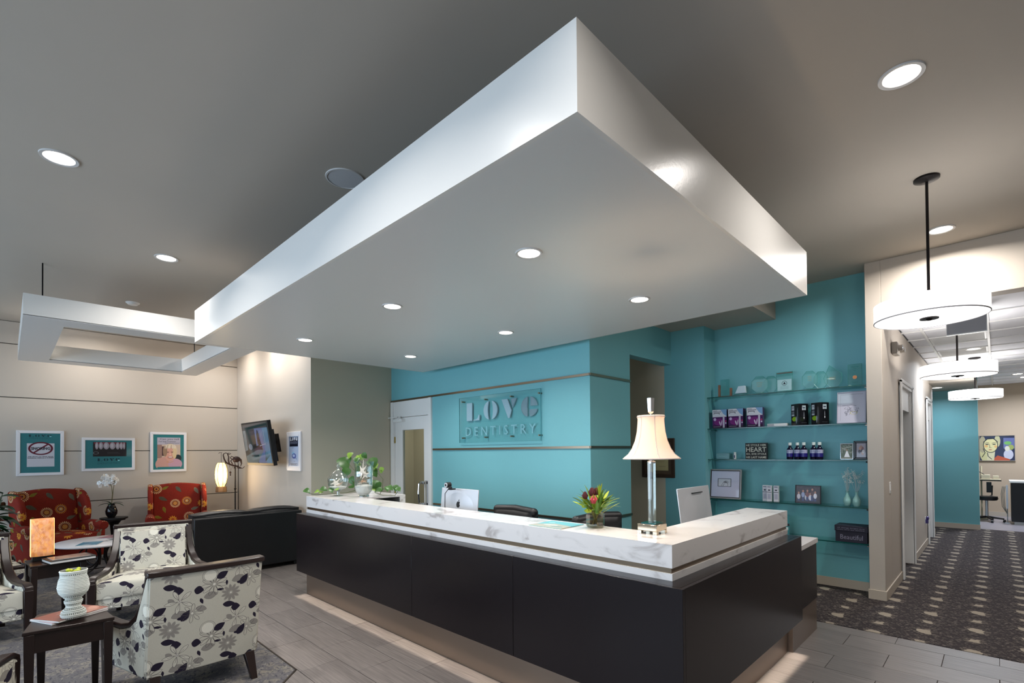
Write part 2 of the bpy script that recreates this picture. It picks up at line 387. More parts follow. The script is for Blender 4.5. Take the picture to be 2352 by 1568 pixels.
# ------------------------------------------------------------ the shell
floor = struct('floor', MB().box(-10.3, -3.9, -.1, 3.2, 5.115, -.006).box(-10.3, 5.115, -.1, 3.2, 17, -.012), M_grout)
struct('carpet', MB().box(-2.66, 5.115, -.012, 2.2, 12.98, .004), M_hallcarpet)
struct('carpet', MB().prism([(-10.2, -3.6), (1.44, -3.6), (-3.61, 1.45), (-10.2, 1.45)], 'z', -.006, .004), M_rug)
struct('trim_1', MB().strip([(0, 0), (0, 0)], .01, .01, 0) if 0 else MB().boxm((-2.6, .445, 0), (2.86, .012, .012), Matrix.Rotation(-PI/4, 3, 'Z')).box(-10.1, 1.447, -.006, -3.605, 1.458, .006), M_darkbronze)
struct('floor', MB().box(-1.1, 12.98, -.012, 2.2, 16, .004), mat('grey_vinyl_floor', (150, 144, 150), .3))
# floor tiles: .5917 x .2893 m in running bond
TW, TH, GAP = .5917, .2893, .0035
def clip(poly, a, b, c):   # keep a*x+b*y <= c
    out = []
    for i in range(len(poly)):
        p, q = poly[i], poly[(i+1) % len(poly)]; dp, dq = a*p[0]+b*p[1]-c, a*q[0]+b*q[1]-c
        if dp <= 0: out.append(p)
        if dp*dq < 0: t = dp/(dp-dq); out.append((p[0]+(q[0]-p[0])*t, p[1]+(q[1]-p[1])*t))
    return out
full_tile = None; rest = MB(); ntile = 0
def in_view(x, y):
    return (-5.9 < x < -1.5 and .35 < y < 2.34) or (-7.0 < x <= -5.5 and 1.45 < y < 2.4) or (-1.3 < x < .45 and 3.3 < y < 5.1)
for j in range(-20, 12):
    y0 = 2.04+j*TH
    for i in range(-19, 8):
        x0 = -.012+i*TW+(0 if j % 2 == 0 else TW/2); P = [(x0+GAP/2, y0+GAP/2), (x0+TW-GAP/2, y0+GAP/2), (x0+TW-GAP/2, y0+TH-GAP/2), (x0+GAP/2, y0+TH-GAP/2)]
        Q = clip(clip(clip(P, 0, 1, 5.112), -1, 0, 10.0), 1, 0, 3.0)
        cx, cy = x0+TW/2, y0+TH/2
        if Q and cy < 1.6:   # outside the carpet inset: x+y > -2.16 or y > 1.458
            if max(p[0]+p[1] for p in Q) > -2.15 and not all(p[1] >= 1.45 for p in Q):
                Q = clip(Q, -1, -1, 2.15) if cy < 1.5 and min(p[0] for p in Q) > -3.9 else clip(Q, 0, -1, -1.46)
            elif not all(p[1] >= 1.45 for p in Q): Q = clip(Q, 0, -1, -1.46)
        if len(Q) < 3: continue
        if in_view(cx, cy):
            same = all(abs(a[0]-b[0])+abs(a[1]-b[1]) < 1e-6 for a, b in zip(P, Q)) and len(P) == len(Q)
            if same and full_tile:
                o = full_tile.copy(); COL.objects.link(o); o.location = (x0, y0, R.uniform(-.0004, .0004)); ntile += 1; continue
            if same:
                full_tile = MB().prism([(p[0]-x0, p[1]-y0) for p in Q], 'z', -.006, 0).build('tile', M_tile, floor, bevel=.0015, seg=1)
                full_tile.location = (x0, y0, 0); ntile += 1; continue
            MB().prism(Q, 'z', -.006, 0).build('tile', M_tile, floor); ntile += 1
        else: rest.prism(Q, 'z', -.006, 0)
tag(rest.build('tile', M_tile, floor), kind='stuff')

struct('ceiling', MB().box(-10.3, -3.8, CEIL, 2.4, 6.6, CEIL+.1), M_ceil)
# walls: left wall of horizontal panels with recessed joints
wl = struct('wall_left', MB().box(-10.25, -3.8, 0, -10.06, 3.1, CEIL), M_gap)
JT = [0, .84, 1.614, 2.385, 3.15, CEIL]
for a, b in zip(JT[:-1], JT[1:]): MB().box(-10.06, -3.7, a+.006, -10.04, 2.985, b-.006).build('wall_panel', M_taupe, wl, bevel=.003)
struct('wall_tv', MB().prism([(-10.25, 2.985), (-6.87, 2.985), (-6.93, 3.1), (-10.25, 3.1)], 'z', 0, CEIL), M_taupe)
struct('wall_side', MB().prism([(-6.875, 2.99), (-6.87, 2.985), (-7.0, 4.36), (-7.06, 4.36), (-6.93, 2.99)], 'z', 0, CEIL), M_olive)
# teal wall behind the desk, with a door opening x -6.98..-5.9
wt = struct('wall_teal', MB().box(-7.06, 4.36, 2.37, -3.1, 4.50, CEIL).box(-5.9, 4.36, 0, -3.1, 4.50, 2.37)
            .box(-7.06, 4.36, 0, -6.985, 4.5, 2.37), M_teal)
struct('wall_teal_return', MB().box(-3.24, 4.50, 0, -3.1, 5.17, CEIL).box(-3.24, 5.17, 2.69, -3.1, 6.215, CEIL), M_teal, bevel=.002)
struct('wall_passage', MB().box(-9.2, 6.215, 0, -3.2, 6.35, 3.2).box(-9.2, 4.5, 2.95, -3.24, 6.35, 3.05).box(-9.2, 4.5, 0, -9.1, 6.3, 3.0), M_olive)
struct('wall_niche', MB().box(-3.2, 6.215, 0, -2.65, 6.7, CEIL).box(-2.65, 6.545, 0, -.955, 6.7, CEIL), M_teal)
struct('wall_right', MB().box(-.965, 6.25, 0, -.83, 6.7, CEIL).box(-.83, 6.25, 2.955, 2.3, 6.42, CEIL).box(1.45, 6.25, 0, 2.3, 6.42, CEIL), M_taupe, bevel=.003)
struct('wall_side_street', MB().box(2.2, -3.8, 0, 2.3, 6.4, CEIL), M_taupe)
wf = struct('wall_street', MB().box(-10.3, -3.75, 0, 2.3, -3.6, .45).box(-10.3, -3.75, 2.75, 2.3, -3.6, CEIL)
       .box(-10.3, -3.75, .45, -9.6, -3.6, 2.75).box(-6.6, -3.75, .45, -6.1, -3.6, 2.75).box(-3.1, -3.75, .45, -2.6, -3.6, 2.75).box(.4, -3.75, .45, 2.3, -3.6, 2.75), M_taupe)
for k, x in enumerate((-8.1, -4.6, -1.1)):
    wn = struct('window_%d' % (k+1), MB().box(x-1.5, -3.72, .45, x+1.5, -3.66, .52).box(x-1.5, -3.72, 2.68, x+1.5, -3.66, 2.75).box(x-1.5, -3.72, .52, x-1.44, -3.66, 2.68)
                .box(x+1.44, -3.72, .52, x+1.5, -3.66, 2.68).box(x-.03, -3.72, .52, x+.03, -3.66, 2.68), M_darkbronze)
    for s in (-1, 1): MB().box(x+s*.735-.7, -3.695, .52, x+s*.735+.7, -3.688, 2.68).build('pane', M_vglass, wn)
# soffit box over the niche
struct('ceiling_soffit', MB().box(-3.24, 5.73, 3.13, -1.905, 6.545, CEIL), M_ceil)
# metal joints on the teal wall
for k, z in enumerate((2.37, 1.59, .80)):
    mb = MB()
    x0 = -7.0 if z > 2 else -5.88
    mb.box(x0, 4.344, z-.013, -3.092, 4.36, z+.013); mb.box(-3.1, 4.344, z-.013, -3.084, 5.17, z+.013)
    if z < 2: mb.box(-7.0, 4.344, z-.013, -6.99, 4.36, z+.013)
    struct('trim_%d' % (k+2), mb, M_bronze)
# baseboards
struct('baseboard_niche', MB().box(-2.65, 6.53, 0, -.965, 6.545, .1), M_trimtan, bevel=.003)
struct('baseboard_right', MB().box(-.975, 6.235, 0, -.82, 6.25, .1).box(-.83, 6.25, 0, -.818, 7.42, .1).box(-.83, 8.56, 0, -.818, 10.42, .1).box(-.83, 11.3, 0, -.818, 11.7, .1), M_trimtan, bevel=.003)
struct('baseboard_left', MB().box(-10.06, -3.6, 0, -10.03, 2.98, .1).box(-10.03, 2.97, 0, -6.88, 2.985, .1), M_trimtan)

# ------------------------------------------------------------ hall beyond the opening
HC = 2.97
struct('wall_hall_left', MB().box(-.95, 6.7, 0, -.83, 7.44, HC).box(-.95, 7.44, 2.33, -.83, 8.54, HC).box(-.95, 8.54, 0, -.83, 10.46, HC).box(-.95, 10.46, 2.33, -.83, 11.28, HC)
       .box(-.95, 11.28, 0, -.83, 11.75, HC), M_taupe)
struct('wall_hall_right', MB().box(1.45, 6.4, 0, 1.6, 16, HC+.3), M_taupe)
struct('wall_hall_rooms', MB().box(-2.8, 6.8, 0, -2.7, 12.8, HC).box(-2.7, 6.72, 0, -.95, 6.78, HC), M_white)
struct('wall_hall_end', MB().box(-2.8, 12.8, 0, -.257, 12.95, HC), M_teal)
struct('wall_back_room', MB().box(-2.8, 15.65, 0, 1.6, 15.8, 3.1).box(-2.8, 12.9, 0, -2.7, 15.7, 3.1), mat('tan_wall_paint', (188, 168, 146), .65))
struct('baseboard_hall_end', MB().box(-.95, 12.785, 0, -.25, 12.8, .1).box(-2, 15.63, 0, 1.5, 15.65, .1), M_trimtan)
struct('ceiling_bulkhead', MB().box(-2.7, 11.1, 2.66, -.257, 12.8, 2.8), M_ceil)
struct('trim_5', MB().box(-2.7, 11.08, 2.8, -.3, 11.1, HC-.01), M_teal)
# suspended ceiling: grid of painted runners and lay-in panels
hc = struct('ceiling_hall', MB().box(-.83, 6.42, HC+.03, 1.6, 6.72, HC+.08).box(-2.8, 6.72, HC+.03, 1.6, 15.8, HC+.08), M_hallceil)
runners = MB(); XS = [-.83, -.63, -.06, .51, 1.08, 1.45]; YS = [6.42, 7.14, 7.75, 8.36, 8.97, 9.58, 10.19, 10.8, 11.41, 12.02, 12.63, 13.24, 13.85, 14.46, 15.07, 15.65]
for x in XS[1:-1]: runners.box(x-.012, 6.42, HC-.012, x+.012, 15.65, HC+.01)
for y in YS[1:-1]: runners.box(-.83, y-.008, HC-.010, 1.45, y+.008, HC+.008)
runners.build('ceiling_runner', M_white, hc)
M_ac = mat('white_mineral_tile', (232, 233, 238), .7, bump=.3, bscale=80)
panel = {}
for i in range(len(XS)-1):
    for j in range(len(YS)-1):
        if i == 1 and j in (3, 5): continue
        wx, wy = XS[i+1]-XS[i]-.03, YS[j+1]-YS[j]-.02; k = (round(wx, 3), round(wy, 3))
        if k in panel: o = panel[k].copy(); COL.objects.link(o)
        else: o = panel[k] = MB().box(0, 0, 0, wx, wy, .018).build('ceiling_tile', M_ac, hc)
        o.location = (XS[i]+.015, YS[j]+.01, HC+.002)
for j in (3, 5):   # slatted air grilles
    g = thing('air_grille', 'white slatted air grille in the hall ceiling, %s' % ('nearer the opening' if j == 3 else 'farther from the opening'), 'grille', (-.345, (YS[j]+YS[j+1])/2, HC))
    MB().box(-.27, -.295, .0, .27, -.27, .015).box(-.27, .27, 0, .27, .295, .015).box(-.27, -.27, 0, -.25, .27, .015).box(.25, -.27, 0, .27, .27, .015).build('frame', M_white, g)
    sl = MB().box(-.25, -.003, .002, .25, .003, .014).build('slat', M_white, g); sl.location = (0, -.24, 0)
    for q in range(1, 13): o = sl.copy(); COL.objects.link(o); o.location = (0, -.24+q*.04, 0)
    MB().box(-.26, -.28, .016, .26, .28, .022).build('backing', M_gap, g)
# hall door openings: white casing, head panel
for n, (a, b) in enumerate(((7.44, 8.54), (10.46, 11.28))):
    d = struct('door_%d' % (n+2), MB().box(-.95, a, 0, -.81, a+.04, 2.34).box(-.95, b-.04, 0, -.81, b, 2.34).box(-.95, a, 2.30, -.81, b, 2.34), M_white)
    MB().box(-.93, a+.04, 2.03, -.84, b-.04, 2.30).build('head_panel', M_white, d)
    MB().box(-.815, a-.05, 0, -.80, a+.04, 2.36).box(-.815, b-.04, 0, -.80, b+.05, 2.36).box(-.815, a-.05, 2.34, -.80, b+.05, 2.38).build('casing', M_trimtan if 0 else M_white, d)
# ------------------------------------------------------------ door in the teal wall
d = struct('door_1', MB().box(-6.985, 4.33, 0, -6.915, 4.47, 2.355).box(-5.97, 4.33, 0, -5.9, 4.47, 2.355).box(-6.915, 4.35, 2.105, -5.97, 4.45, 2.355), M_white, bevel=.002)
leaf_ = MB().box(-6.91, 4.37, .01, -6.70, 4.415, 2.10).box(-6.13, 4.37, .01, -5.975, 4.415, 2.10).box(-6.70, 4.37, 1.90, -6.13, 4.415, 2.10).box(-6.70, 4.37, .01, -6.13, 4.415, .25).build('door_leaf', M_white, d, bevel=.002)
MB().box(-6.70, 4.385, .25, -6.13, 4.391, 1.90).build('pane', thin_glass('door_glass', (235, 238, 232), .12), leaf_)
tag(MB().box(-6.06, 4.34, .74, -6.03, 4.372, 1.13).tube([(-6.16, 4.33, .78), (-6.16, 4.30, .80), (-6.16, 4.29, .93), (-6.16, 4.30, 1.08), (-6.16, 4.33, 1.10)], .014)
    .box(-6.19, 4.33, .76, -6.03, 4.36, .80).box(-6.19, 4.33, 1.08, -6.03, 4.36, 1.12).ball((-6.10, 4.32, 1.10), .025).ball((-6.10, 4.32, .78), .025).build('door_handle', M_chrome, leaf_), 'chrome pull handle')
for z in (.9, 1.75): tag(MB().box(-6.92, 4.355, z-.05, -6.9, 4.372, z+.05).build('hinge', mat('brass', (176, 150, 70), .3, metal=1), d), 'brass hinge')
tag(MB().box(-6.86, 4.30, 2.03, -6.62, 4.37, 2.075).box(-7.1, 4.29, 2.095, -6.70, 4.31, 2.11).box(-6.72, 4.29, 2.06, -6.69, 4.33, 2.12).build('door_closer', M_white, d), 'white closer arm')
# ------------------------------------------------------------ dropped ceiling panels
cl = thing('ceiling_cloud', 'large white boxed ceiling panel floating above the reception counter', 'ceiling panel', (-3.44, 2.77, 2.7))
MB().box(-2.445, -1.42, 0, 2.44, -1.40, .325).box(-2.445, 1.40, 0, 2.44, 1.42, .325).box(-2.445, -1.40, 0, -2.425, 1.40, .325).box(2.42, -1.40, 0, 2.44, 1.40, .325).build('fascia', M_cloud, cl)
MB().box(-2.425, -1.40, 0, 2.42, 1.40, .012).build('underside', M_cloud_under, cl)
MB().box(-2.42, -1.40, .300, 2.42, 1.40, .318).build('top_board', M_ceil, cl)
for x, y in ((-2, -1), (2, -1), (-2, 1), (2, 1)): MB().tube([(x, y, .318), (x, y, .775)], .006).build('hanger_rod', M_iron, cl)
rg = thing('ceiling_ring', 'open rectangular white ceiling frame hanging by the left wall', 'ceiling frame', (-7.95, 1.15, 2.85))
def ringframe(z0, z1, o, i):
    (a, b, c, d), (e, f, g, h) = o, i
    return MB().box(a, b, z0, c, f, z1).box(a, h, z0, c, d, z1).box(a, f, z0, e, h, z1).box(g, f, z0, c, h, z1)
MB_ = ringframe(.003, .205, (-1.55, -1.05, 1.55, 1.05), (-1.25, -.75, 1.22, .78)); MB_.build('frame', M_cloud, rg)
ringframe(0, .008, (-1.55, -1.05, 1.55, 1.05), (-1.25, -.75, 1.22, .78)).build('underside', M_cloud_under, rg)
for x, y in ((1.15, -.905), (-1.0, .9), (-1.0, -.905), (1.15, .9)): MB().tube([(x, y, .2), (x, y, .625)], .006).build('hanger_wire', M_iron, rg)

def downlight(x, y, z, r, label, power, group, color=NEUT, spread=130, col=None):
    t = thing('downlight', label, 'ceiling light', (x, y, z), group=group)
    k = 'dl%g' % r
    if k not in MATS:
        a = MB().shell([(r*.78, -.001), (r*.80, -.006), (r*.98, -.008), (r*1.0, 0)], n=32).build('trim_ring', M_trimring, t, smooth=True)
        b = MB().lathe([(0, -.003), (r*.5, -.0035), (r*.78, -.0015)], n=32).build('lens', M_glow, t)
        MATS[k] = (a, b)
    else:
        for s_ in MATS[k]: c = s_.copy(); COL.objects.link(c); c.parent = t
    l = area('downlight_lamp', (x, y, z-.012), r*1.4, power, color, shape='DISK', spread=spread); return t
DL = ['recessed ceiling light at the far left, above the near side table', 'recessed ceiling light above the open ceiling frame', 'largest recessed ceiling light, upper right of the big ceiling', 'recessed ceiling light behind the first drum pendant rod',
      'recessed ceiling light over the front of the reception desk', 'recessed ceiling light nearest the street wall on the hall side', 'recessed ceiling light washing the left wall over the smile poster',
      'recessed ceiling light in the corner above the lantern lamp', 'recessed ceiling light washing the television wall', 'recessed ceiling light over the right end of the sofa']
for (x, y, p), lb in zip(MAIN_SPOTS, DL):
    downlight(x, y, CEIL, .1, lb or 'white recessed light in the big ceiling', p, 'recessed lights in the big ceiling', spread=165 if (y > 5 or x < -7.9) else 135)
CL = ['nearest and largest recessed light under the white ceiling panel', 'middle recessed light in the front row under the white ceiling panel', 'recessed light nearest the shelves under the white ceiling panel',
      'recessed light at the left end of the front row under the panel', 'middle recessed light in the back row under the white ceiling panel', 'recessed light in the far left corner under the white panel']
for (x, y), lb in zip(SOFFIT_SPOTS, CL): downlight(x, y, 2.7, .08, lb, 11, 'recessed lights under the white ceiling panel', spread=140)
HL = [(-.224, 9.72, HC, 'recessed light in the hall ceiling before the second pendant'), (.42, 14.4, HC, 'nearer recessed light in the back room ceiling'), (.3, 13.7, HC, 'farther small recessed light in the back room ceiling'), (-.78, 12.0, 2.66, 'recessed light under the low bulkhead by the hall end')]
for x, y, z, lb in HL: downlight(x, y, z, .09, lb, 12 if z < 2.8 else 36, 'recessed hall lights', COOL, 160)
sp = thing('ceiling_speaker', 'round grey grille speaker in the ceiling beside the white panel', 'speaker', (-3.242, 1.657-.33, CEIL))
sp.location = (-3.242, 1.657, CEIL)
MB().shell([(.118, -.001), (.12, -.007), (.13, -.006), (.132, 0)], n=40).build('rim', M_trimring, sp, smooth=True)
MB().lathe([(0, -.006), (.118, -.004)], n=40).build('grille', mat('speaker_mesh', (196, 196, 198), .6, bump=.8, bscale=500), sp)
sd = thing('smoke_detector', 'small white round disc on the ceiling above the open frame', 'smoke detector', (-7.796, 1.111, CEIL))
MB().lathe([(0, -.03), (.05, -.028), (.062, -.012), (.07, -.010), (.075, 0)], n=28).build('body', M_white, sd, smooth=True)

pd = thing('downlight', 'unseen recessed light added to brighten the passage behind the teal wall', 'ceiling light', (-7.8, 5.35, 2.95), group='recessed hall lights')  # unseen lamp, added to brighten the passage behind the door glass
MB().lathe([(0, -.006), (.07, -.005), (.09, 0)], n=24).build('lens', M_glow, pd); area('downlight_lamp', (-7.8, 5.35, 2.93), .12, 26, NEUT, shape='DISK', spread=160)
# ------------------------------------------------------------ drum pendants
M_drum = mat('glowing_white_fabric', (250, 250, 250), .8, emit=(255, 250, 246), estr=1.15)
M_drumb = mat('glowing_diffuser', (250, 250, 250), .5, emit=(255, 252, 250), estr=2.0)
def pendant(x, y, zb, ztop, label):
    t = thing('drum_pendant', label, 'pendant light', (x, y, zb), group='white drum pendants down the hall')
    MB().shell([(.3175, .0), (.3175, .125)], n=48).build('shade', M_drum, t, smooth=True, solid=.004)
    MB().shell([(.3165, -.003), (.321, -.002), (.321, .004), (.3175, .006), (.3165, -.003)], n=48).build('shade_trim', mat('drum_edge', (150, 148, 150), .5), t, smooth=True)
    MB().lathe([(0, .004), (.31, .004), (.31, .01), (0, .01)], n=48).build('diffuser', M_drumb, t)
    MB().lathe([(0, -.016), (.012, -.014), (.02, -.004), (.055, -.004), (.055, .004), (0, .004)], n=28).build('finial_plate', M_iron, t, smooth=True)
    MB().tube([(0, 0, .01), (0, 0, ztop-zb-.01)], .009).build('rod', M_iron, t)
    MB().lathe([(.075, ztop-zb), (.075, ztop-zb-.014), (.03, ztop-zb-.03), (0, ztop-zb-.03)], n=28).build('canopy', M_iron, t, smooth=True)
    pb_ = bpy.data.lights.new('drum_bulb', 'POINT'); pb_.energy = 3 if y < 5 else 9; pb_.color = (1, .96, .93); pb_.shadow_soft_size = .06
    pq_ = bpy.data.objects.new('drum_bulb', pb_); COL.objects.link(pq_); pq_.location = (x+.1, y, zb+.07)
    MB().tube([(0, 0, .08), (.30, 0, .08)], .003).tube([(0, 0, .08), (-.15, .26, .08)], .003).tube([(0, 0, .08), (-.15, -.26, .08)], .003).build('spider', M_iron, t)
pendant(-.333, 4.589, 2.47, CEIL, 'nearest white drum pendant hanging from the high ceiling')
pendant(-.30, 7.28, 2.335, HC, 'middle white drum pendant of the hall row')
pendant(-.24, 10.7, 2.325, HC, 'farthest and smallest white drum pendant in the hall')
hs = thing('hanging_sign_panel', 'blank grey hanging panel behind the nearest drum pendant', 'sign panel', (-.21, 6.9, 2.72))
MB().box(-.15, -.01, .01, .15, .01, .25).build('board', mat('grey_board', (146, 146, 150), .7), hs)
MB().box(-.156, -.012, 0, .156, .012, .01).box(-.156, -.012, .01, -.15, .012, .25).box(.15, -.012, .01, .156, .012, .25).build('edge', M_white, hs)

# ------------------------------------------------------------ reception counter
rc = thing('reception_desk', 'long dark espresso L-shaped reception desk with a metal plinth', 'reception desk', (-1.17, 2.33, 0))
def W(mb): # world-space builder to desk-local
    mb.v = [(x+1.17, y-2.33, z) for x, y, z in mb.v]; return mb
W(MB().box(-5.485, 2.33, 0, -1.17, 2.36, .27).box(-1.2, 2.36, 0, -1.17, 4.19, .27).box(-5.485, 2.36, 0, -5.46, 3.1, .27)).build('plinth', M_steelkick, rc)
for a, b in ((-5.487, -3.290), (-3.287, -2.182), (-2.179, -1.064)): W(MB().box(a, 2.22, .27, b, 2.245, .895)).build('front_panel', M_dark, rc, bevel=.0015, seg=1)
W(MB().box(-1.087, 2.2455, .27, -1.064, 4.19, .895)).build('end_panel', M_dark, rc, bevel=.0015, seg=1)
W(MB().box(-5.487, 2.246, .27, -5.465, 3.12, .895).box(-5.465, 2.246, .27, -1.088, 2.6, .29).box(-5.465, 2.246, .878, -1.088, 2.6, .895).box(-1.45, 2.6, .27, -1.088, 4.19, .29)
  .box(-1.45, 2.6, .878, -1.088, 4.19, .895).box(-1.45, 4.17, .29, -1.088, 4.19, .878)).build('carcass', M_dark, rc)
W(MB().box(-5.46, 2.59, 0, -1.45, 2.61, .73).box(-1.47, 2.61, 0, -1.45, 4.15, .73)).build('back_panel', M_dark, rc)
ml = thing('marble_ledge', 'white veined marble transaction ledge on top of the dark desk', 'countertop', (-1.17, 2.33, .895))
Lp = [(-5.487, 2.33), (-1.17, 2.33), (-1.17, 4.232), (-1.47, 4.232), (-1.47, 2.64), (-4.795, 2.64), (-4.795, 3.16), (-5.487, 3.16)]
def off(P, d): # shrink outline by d
    return [(-5.487+d, 2.33+d), (-1.17-d, 2.33+d), (-1.17-d, 4.232-d), (-1.47+d, 4.232-d), (-1.47+d, 2.64-d), (-4.795-d, 2.64-d), (-4.795-d, 3.16-d), (-5.487+d, 3.16-d)]
def Wl(mb): mb.v = [(x+1.17, y-2.33, z-.895) for x, y, z in mb.v]; return mb
Wl(MB().prism(Lp, 'z', 1.055, 1.075).prism([(-5.487, 2.33), (-1.17, 2.33), (-1.17, 2.35), (-5.487, 2.35)], 'z', .958, 1.055).box(-1.19, 2.35, .958, -1.17, 4.232, 1.055)
   .box(-1.47, 4.212, .958, -1.19, 4.232, 1.055).box(-1.47, 2.64, .958, -1.455, 4.212, 1.055).box(-4.795, 2.625, .958, -1.455, 2.64, 1.055)
   .box(-5.487, 2.35, .958, -5.472, 3.16, 1.055).box(-4.81, 2.64, .958, -4.795, 2.72, 1.055).box(-4.81, 3.09, .898, -4.795, 3.16, 1.055).box(-5.472, 3.145, .958, -4.81, 3.16, 1.055)).build('slab', M_marble, ml)
Wl(MB().prism(off(Lp, .008), 'z', .93, .958)).build('metal_band', M_bronze, ml)
Wl(MB().prism(Lp, 'z', .895, .93)).build('lower_slab', M_marble, ml)
sc = thing('side_cabinet', 'low dark cabinet at the shelf end of the reception desk', 'cabinet', (-1.3, 4.53, 0))
MB().box(-.34, -.333, .27, .17, .37, .74).build('body', M_dark, sc, bevel=.002, seg=1)
MB().box(-.32, -.333, 0, .165, .365, .27).build('plinth', M_steelkick, sc)
ms = thing('side_worktop', 'short pale stone worktop on the low dark cabinet', 'countertop', (-1.3, 4.53, .74))
MB().box(-.36, -.335, 0, .175, .40, .04).build('slab', M_marble, ms, bevel=.002)
W(MB().box(-4.79, 2.61, .73, -1.47, 3.15, .76).box(-2.15, 3.15, .73, -1.47, 4.15, .76)).build('worktop', M_white, rc)
area('plinth_strip_light', (-3.33, 2.262, .264), 4.30, 3.2, WARM, size_y=.12, spread=14)
area('plinth_strip_light', (-1.10, 3.28, .264), .12, 1.8, WARM, size_y=1.85, spread=14)
# ------------------------------------------------------------ upholstery fabrics
def petal_fabric():
    im = Im(.66, .35, 1100, (198, 194, 180), wrap=True)
    DK, GY, GL, LN, CR = (40, 34, 50), (146, 141, 134), (170, 165, 154), (92, 86, 86), (226, 222, 208)
    def daisy(x, y, r, n, col, ring=True, a0=0, fill=None, span=2*PI):
        for k in range(n):
            a = a0+span*k/n
            if fill: im.leaf(x+math.cos(a)*r*.6, y+math.sin(a)*r*.6, r*.85, r*.26, fill, a, pt=-.6)
            im.leaf(x+math.cos(a)*r*.62, y+math.sin(a)*r*.62, r*.9, r*.30, col, a, ring=.0021, pt=-.6)
        im.ell(x, y, r*.13, r*.13, (226, 222, 210)); im.ell(x, y, r*.13, r*.13, LN, ring=.0014)
    for ox, oy in ((0, 0), (.33, .175)):
        def P(u, v): return ox+.33+u*.0007, oy+.1+v*.0007
        for (u, v, L, w_, a) in ((235, 70, 110, 62, -.35), (10, 190, 110, 66, -.2), (-60, 300, 90, 55, .3), (180, -60, 70, 40, .8)): x, y = P(u, v); im.leaf(x, y, L*.0007, w_*.0007, GY, a, pt=.2); im.leaf(x, y, L*.0007, w_*.0007, LN, a, ring=.0012, pt=.2)
        x, y = P(35, 90); daisy(x, y, .072, 11, LN, a0=.2)
        x, y = P(180, 200); daisy(x, y, .055, 11, GY, fill=GY)
        x, y = P(-230, 200); daisy(x, y, .075, 5, LN, a0=.5, fill=(206, 202, 188))
        for k in range(5): im.line([(x, y), (x+math.cos(.5+k*2*PI/5)*.05, y+math.sin(.5+k*2*PI/5)*.05)], .0016, LN)
        x, y = P(-130, 330); daisy(x, y, .06, 8, LN, a0=.1)
        x, y = P(0, 0); im.ell(x, y, .036, .036, CR); im.ell(x, y, .036, .036, GY, ring=.002); im.ell(x, y, .045, .045, LN, ring=.0014)
        for u, v, L, w_, a in ((100, 12, 104, 66, -.55), (-85, 122, 78, 74, .2), (290, 90, 112, 62, -1.0), (-215, -140, 60, 30, 0), (140, 95, 52, 20, 1.5), (90, 150, 62, 22, .1), (-300, 60, 112, 56, .15), (-60, 230, 60, 26, 1.2), (230, -150, 78, 74, 0)):
            x, y = P(u, v); im.leaf(x, y, L*.0007, w_*.0007, DK, a, pt=.7)
    im.speck(5, 4)
    return print_mat('cream_petal_fabric', im, .85, box=(.66, .35), bump=.25, spec=.2)
def red_floral():
    im = Im(.9, .8, 560, (122, 36, 24), wrap=True)
    YL, CRM, GR, DG, OL, BR = (206, 140, 50), (220, 196, 150), (120, 116, 96), (86, 88, 74), (140, 130, 40), (96, 30, 30)
    def med(x, y, r, pet, ctr):
        for k in range(20): a = 2*PI*k/20; im.leaf(x+math.cos(a)*r*.84, y+math.sin(a)*r*.84, r*.30, r*.16, pet, a)
        im.ell(x, y, r*.66, r*.66, BR); im.ell(x, y, r*.62, r*.62, CRM, ring=.006)
        for k in range(12): a = 2*PI*k/12; im.leaf(x+math.cos(a)*r*.36, y+math.sin(a)*r*.36, r*.3, r*.13, YL, a)
        im.ell(x, y, r*.16, r*.16, ctr); im.ell(x, y, r*.22, r*.22, CRM, ring=.004)
    def frond(x, y, L, a, col):
        im.leaf(x, y, L, L*.42, col, a); 
        for k in range(-4, 5): t = k/5*L*.45; im.line([(x+math.cos(a)*t, y+math.sin(a)*t), (x+math.cos(a)*(t+L*.1)-math.sin(a)*L*.18, y+math.sin(a)*(t+L*.1)+math.cos(a)*L*.18)], .003, (60, 44, 36)); im.line([(x+math.cos(a)*t, y+math.sin(a)*t), (x+math.cos(a)*(t+L*.1)+math.sin(a)*L*.18, y+math.sin(a)*(t+L*.1)-math.cos(a)*L*.18)], .003, (60, 44, 36))
    def swirl(x, y, r):
        im.line([(x+math.cos(t*.5)*r*(1-t*.07), y+math.sin(t*.5)*r*(1-t*.07)) for t in range(12)], .004, BR)
    for x, y, r in ((.1, .2, .05), (.45, .05, .07), (.8, .45, .06), (.3, .5, .06), (.62, .72, .06), (.05, .62, .05), (.7, .12, .05)): swirl(x, y, r)
    med(.2, .14, .10, CRM, YL); med(.55, .36, .10, CRM, BR); med(.86, .66, .09, CRM, YL); med(.16, .62, .09, YL, CRM)
    for x, y, r in ((.42, .68, .08), (.82, .18, .08)):
        for k in range(11): a = 2*PI*k/11; im.leaf(x+math.cos(a)*r*.6, y+math.sin(a)*r*.6, r*.8, r*.36, YL, a)
        im.ell(x, y, r*.3, r*.3, BR); im.ell(x, y, r*.24, r*.24, (190, 90, 40))
    for x, y, L, a, c in ((.38, .22, .15, -.8, GR), (.66, .56, .16, .5, DG), (.33, .42, .15, 1.1, GR), (.7, .34, .12, -.5, OL), (.02, .38, .15, .9, DG), (.58, .12, .13, .3, OL), (.3, .78, .14, -.3, GR), (.68, .78, .13, 1.3, OL)): frond(x, y, L, a, c)
    im.speck(6, 8)
    return print_mat('red_floral_fabric', im, .85, box=(.72, .64), bump=.25, spec=.2)
M_petal = petal_fabric(); M_redfloral = red_floral()

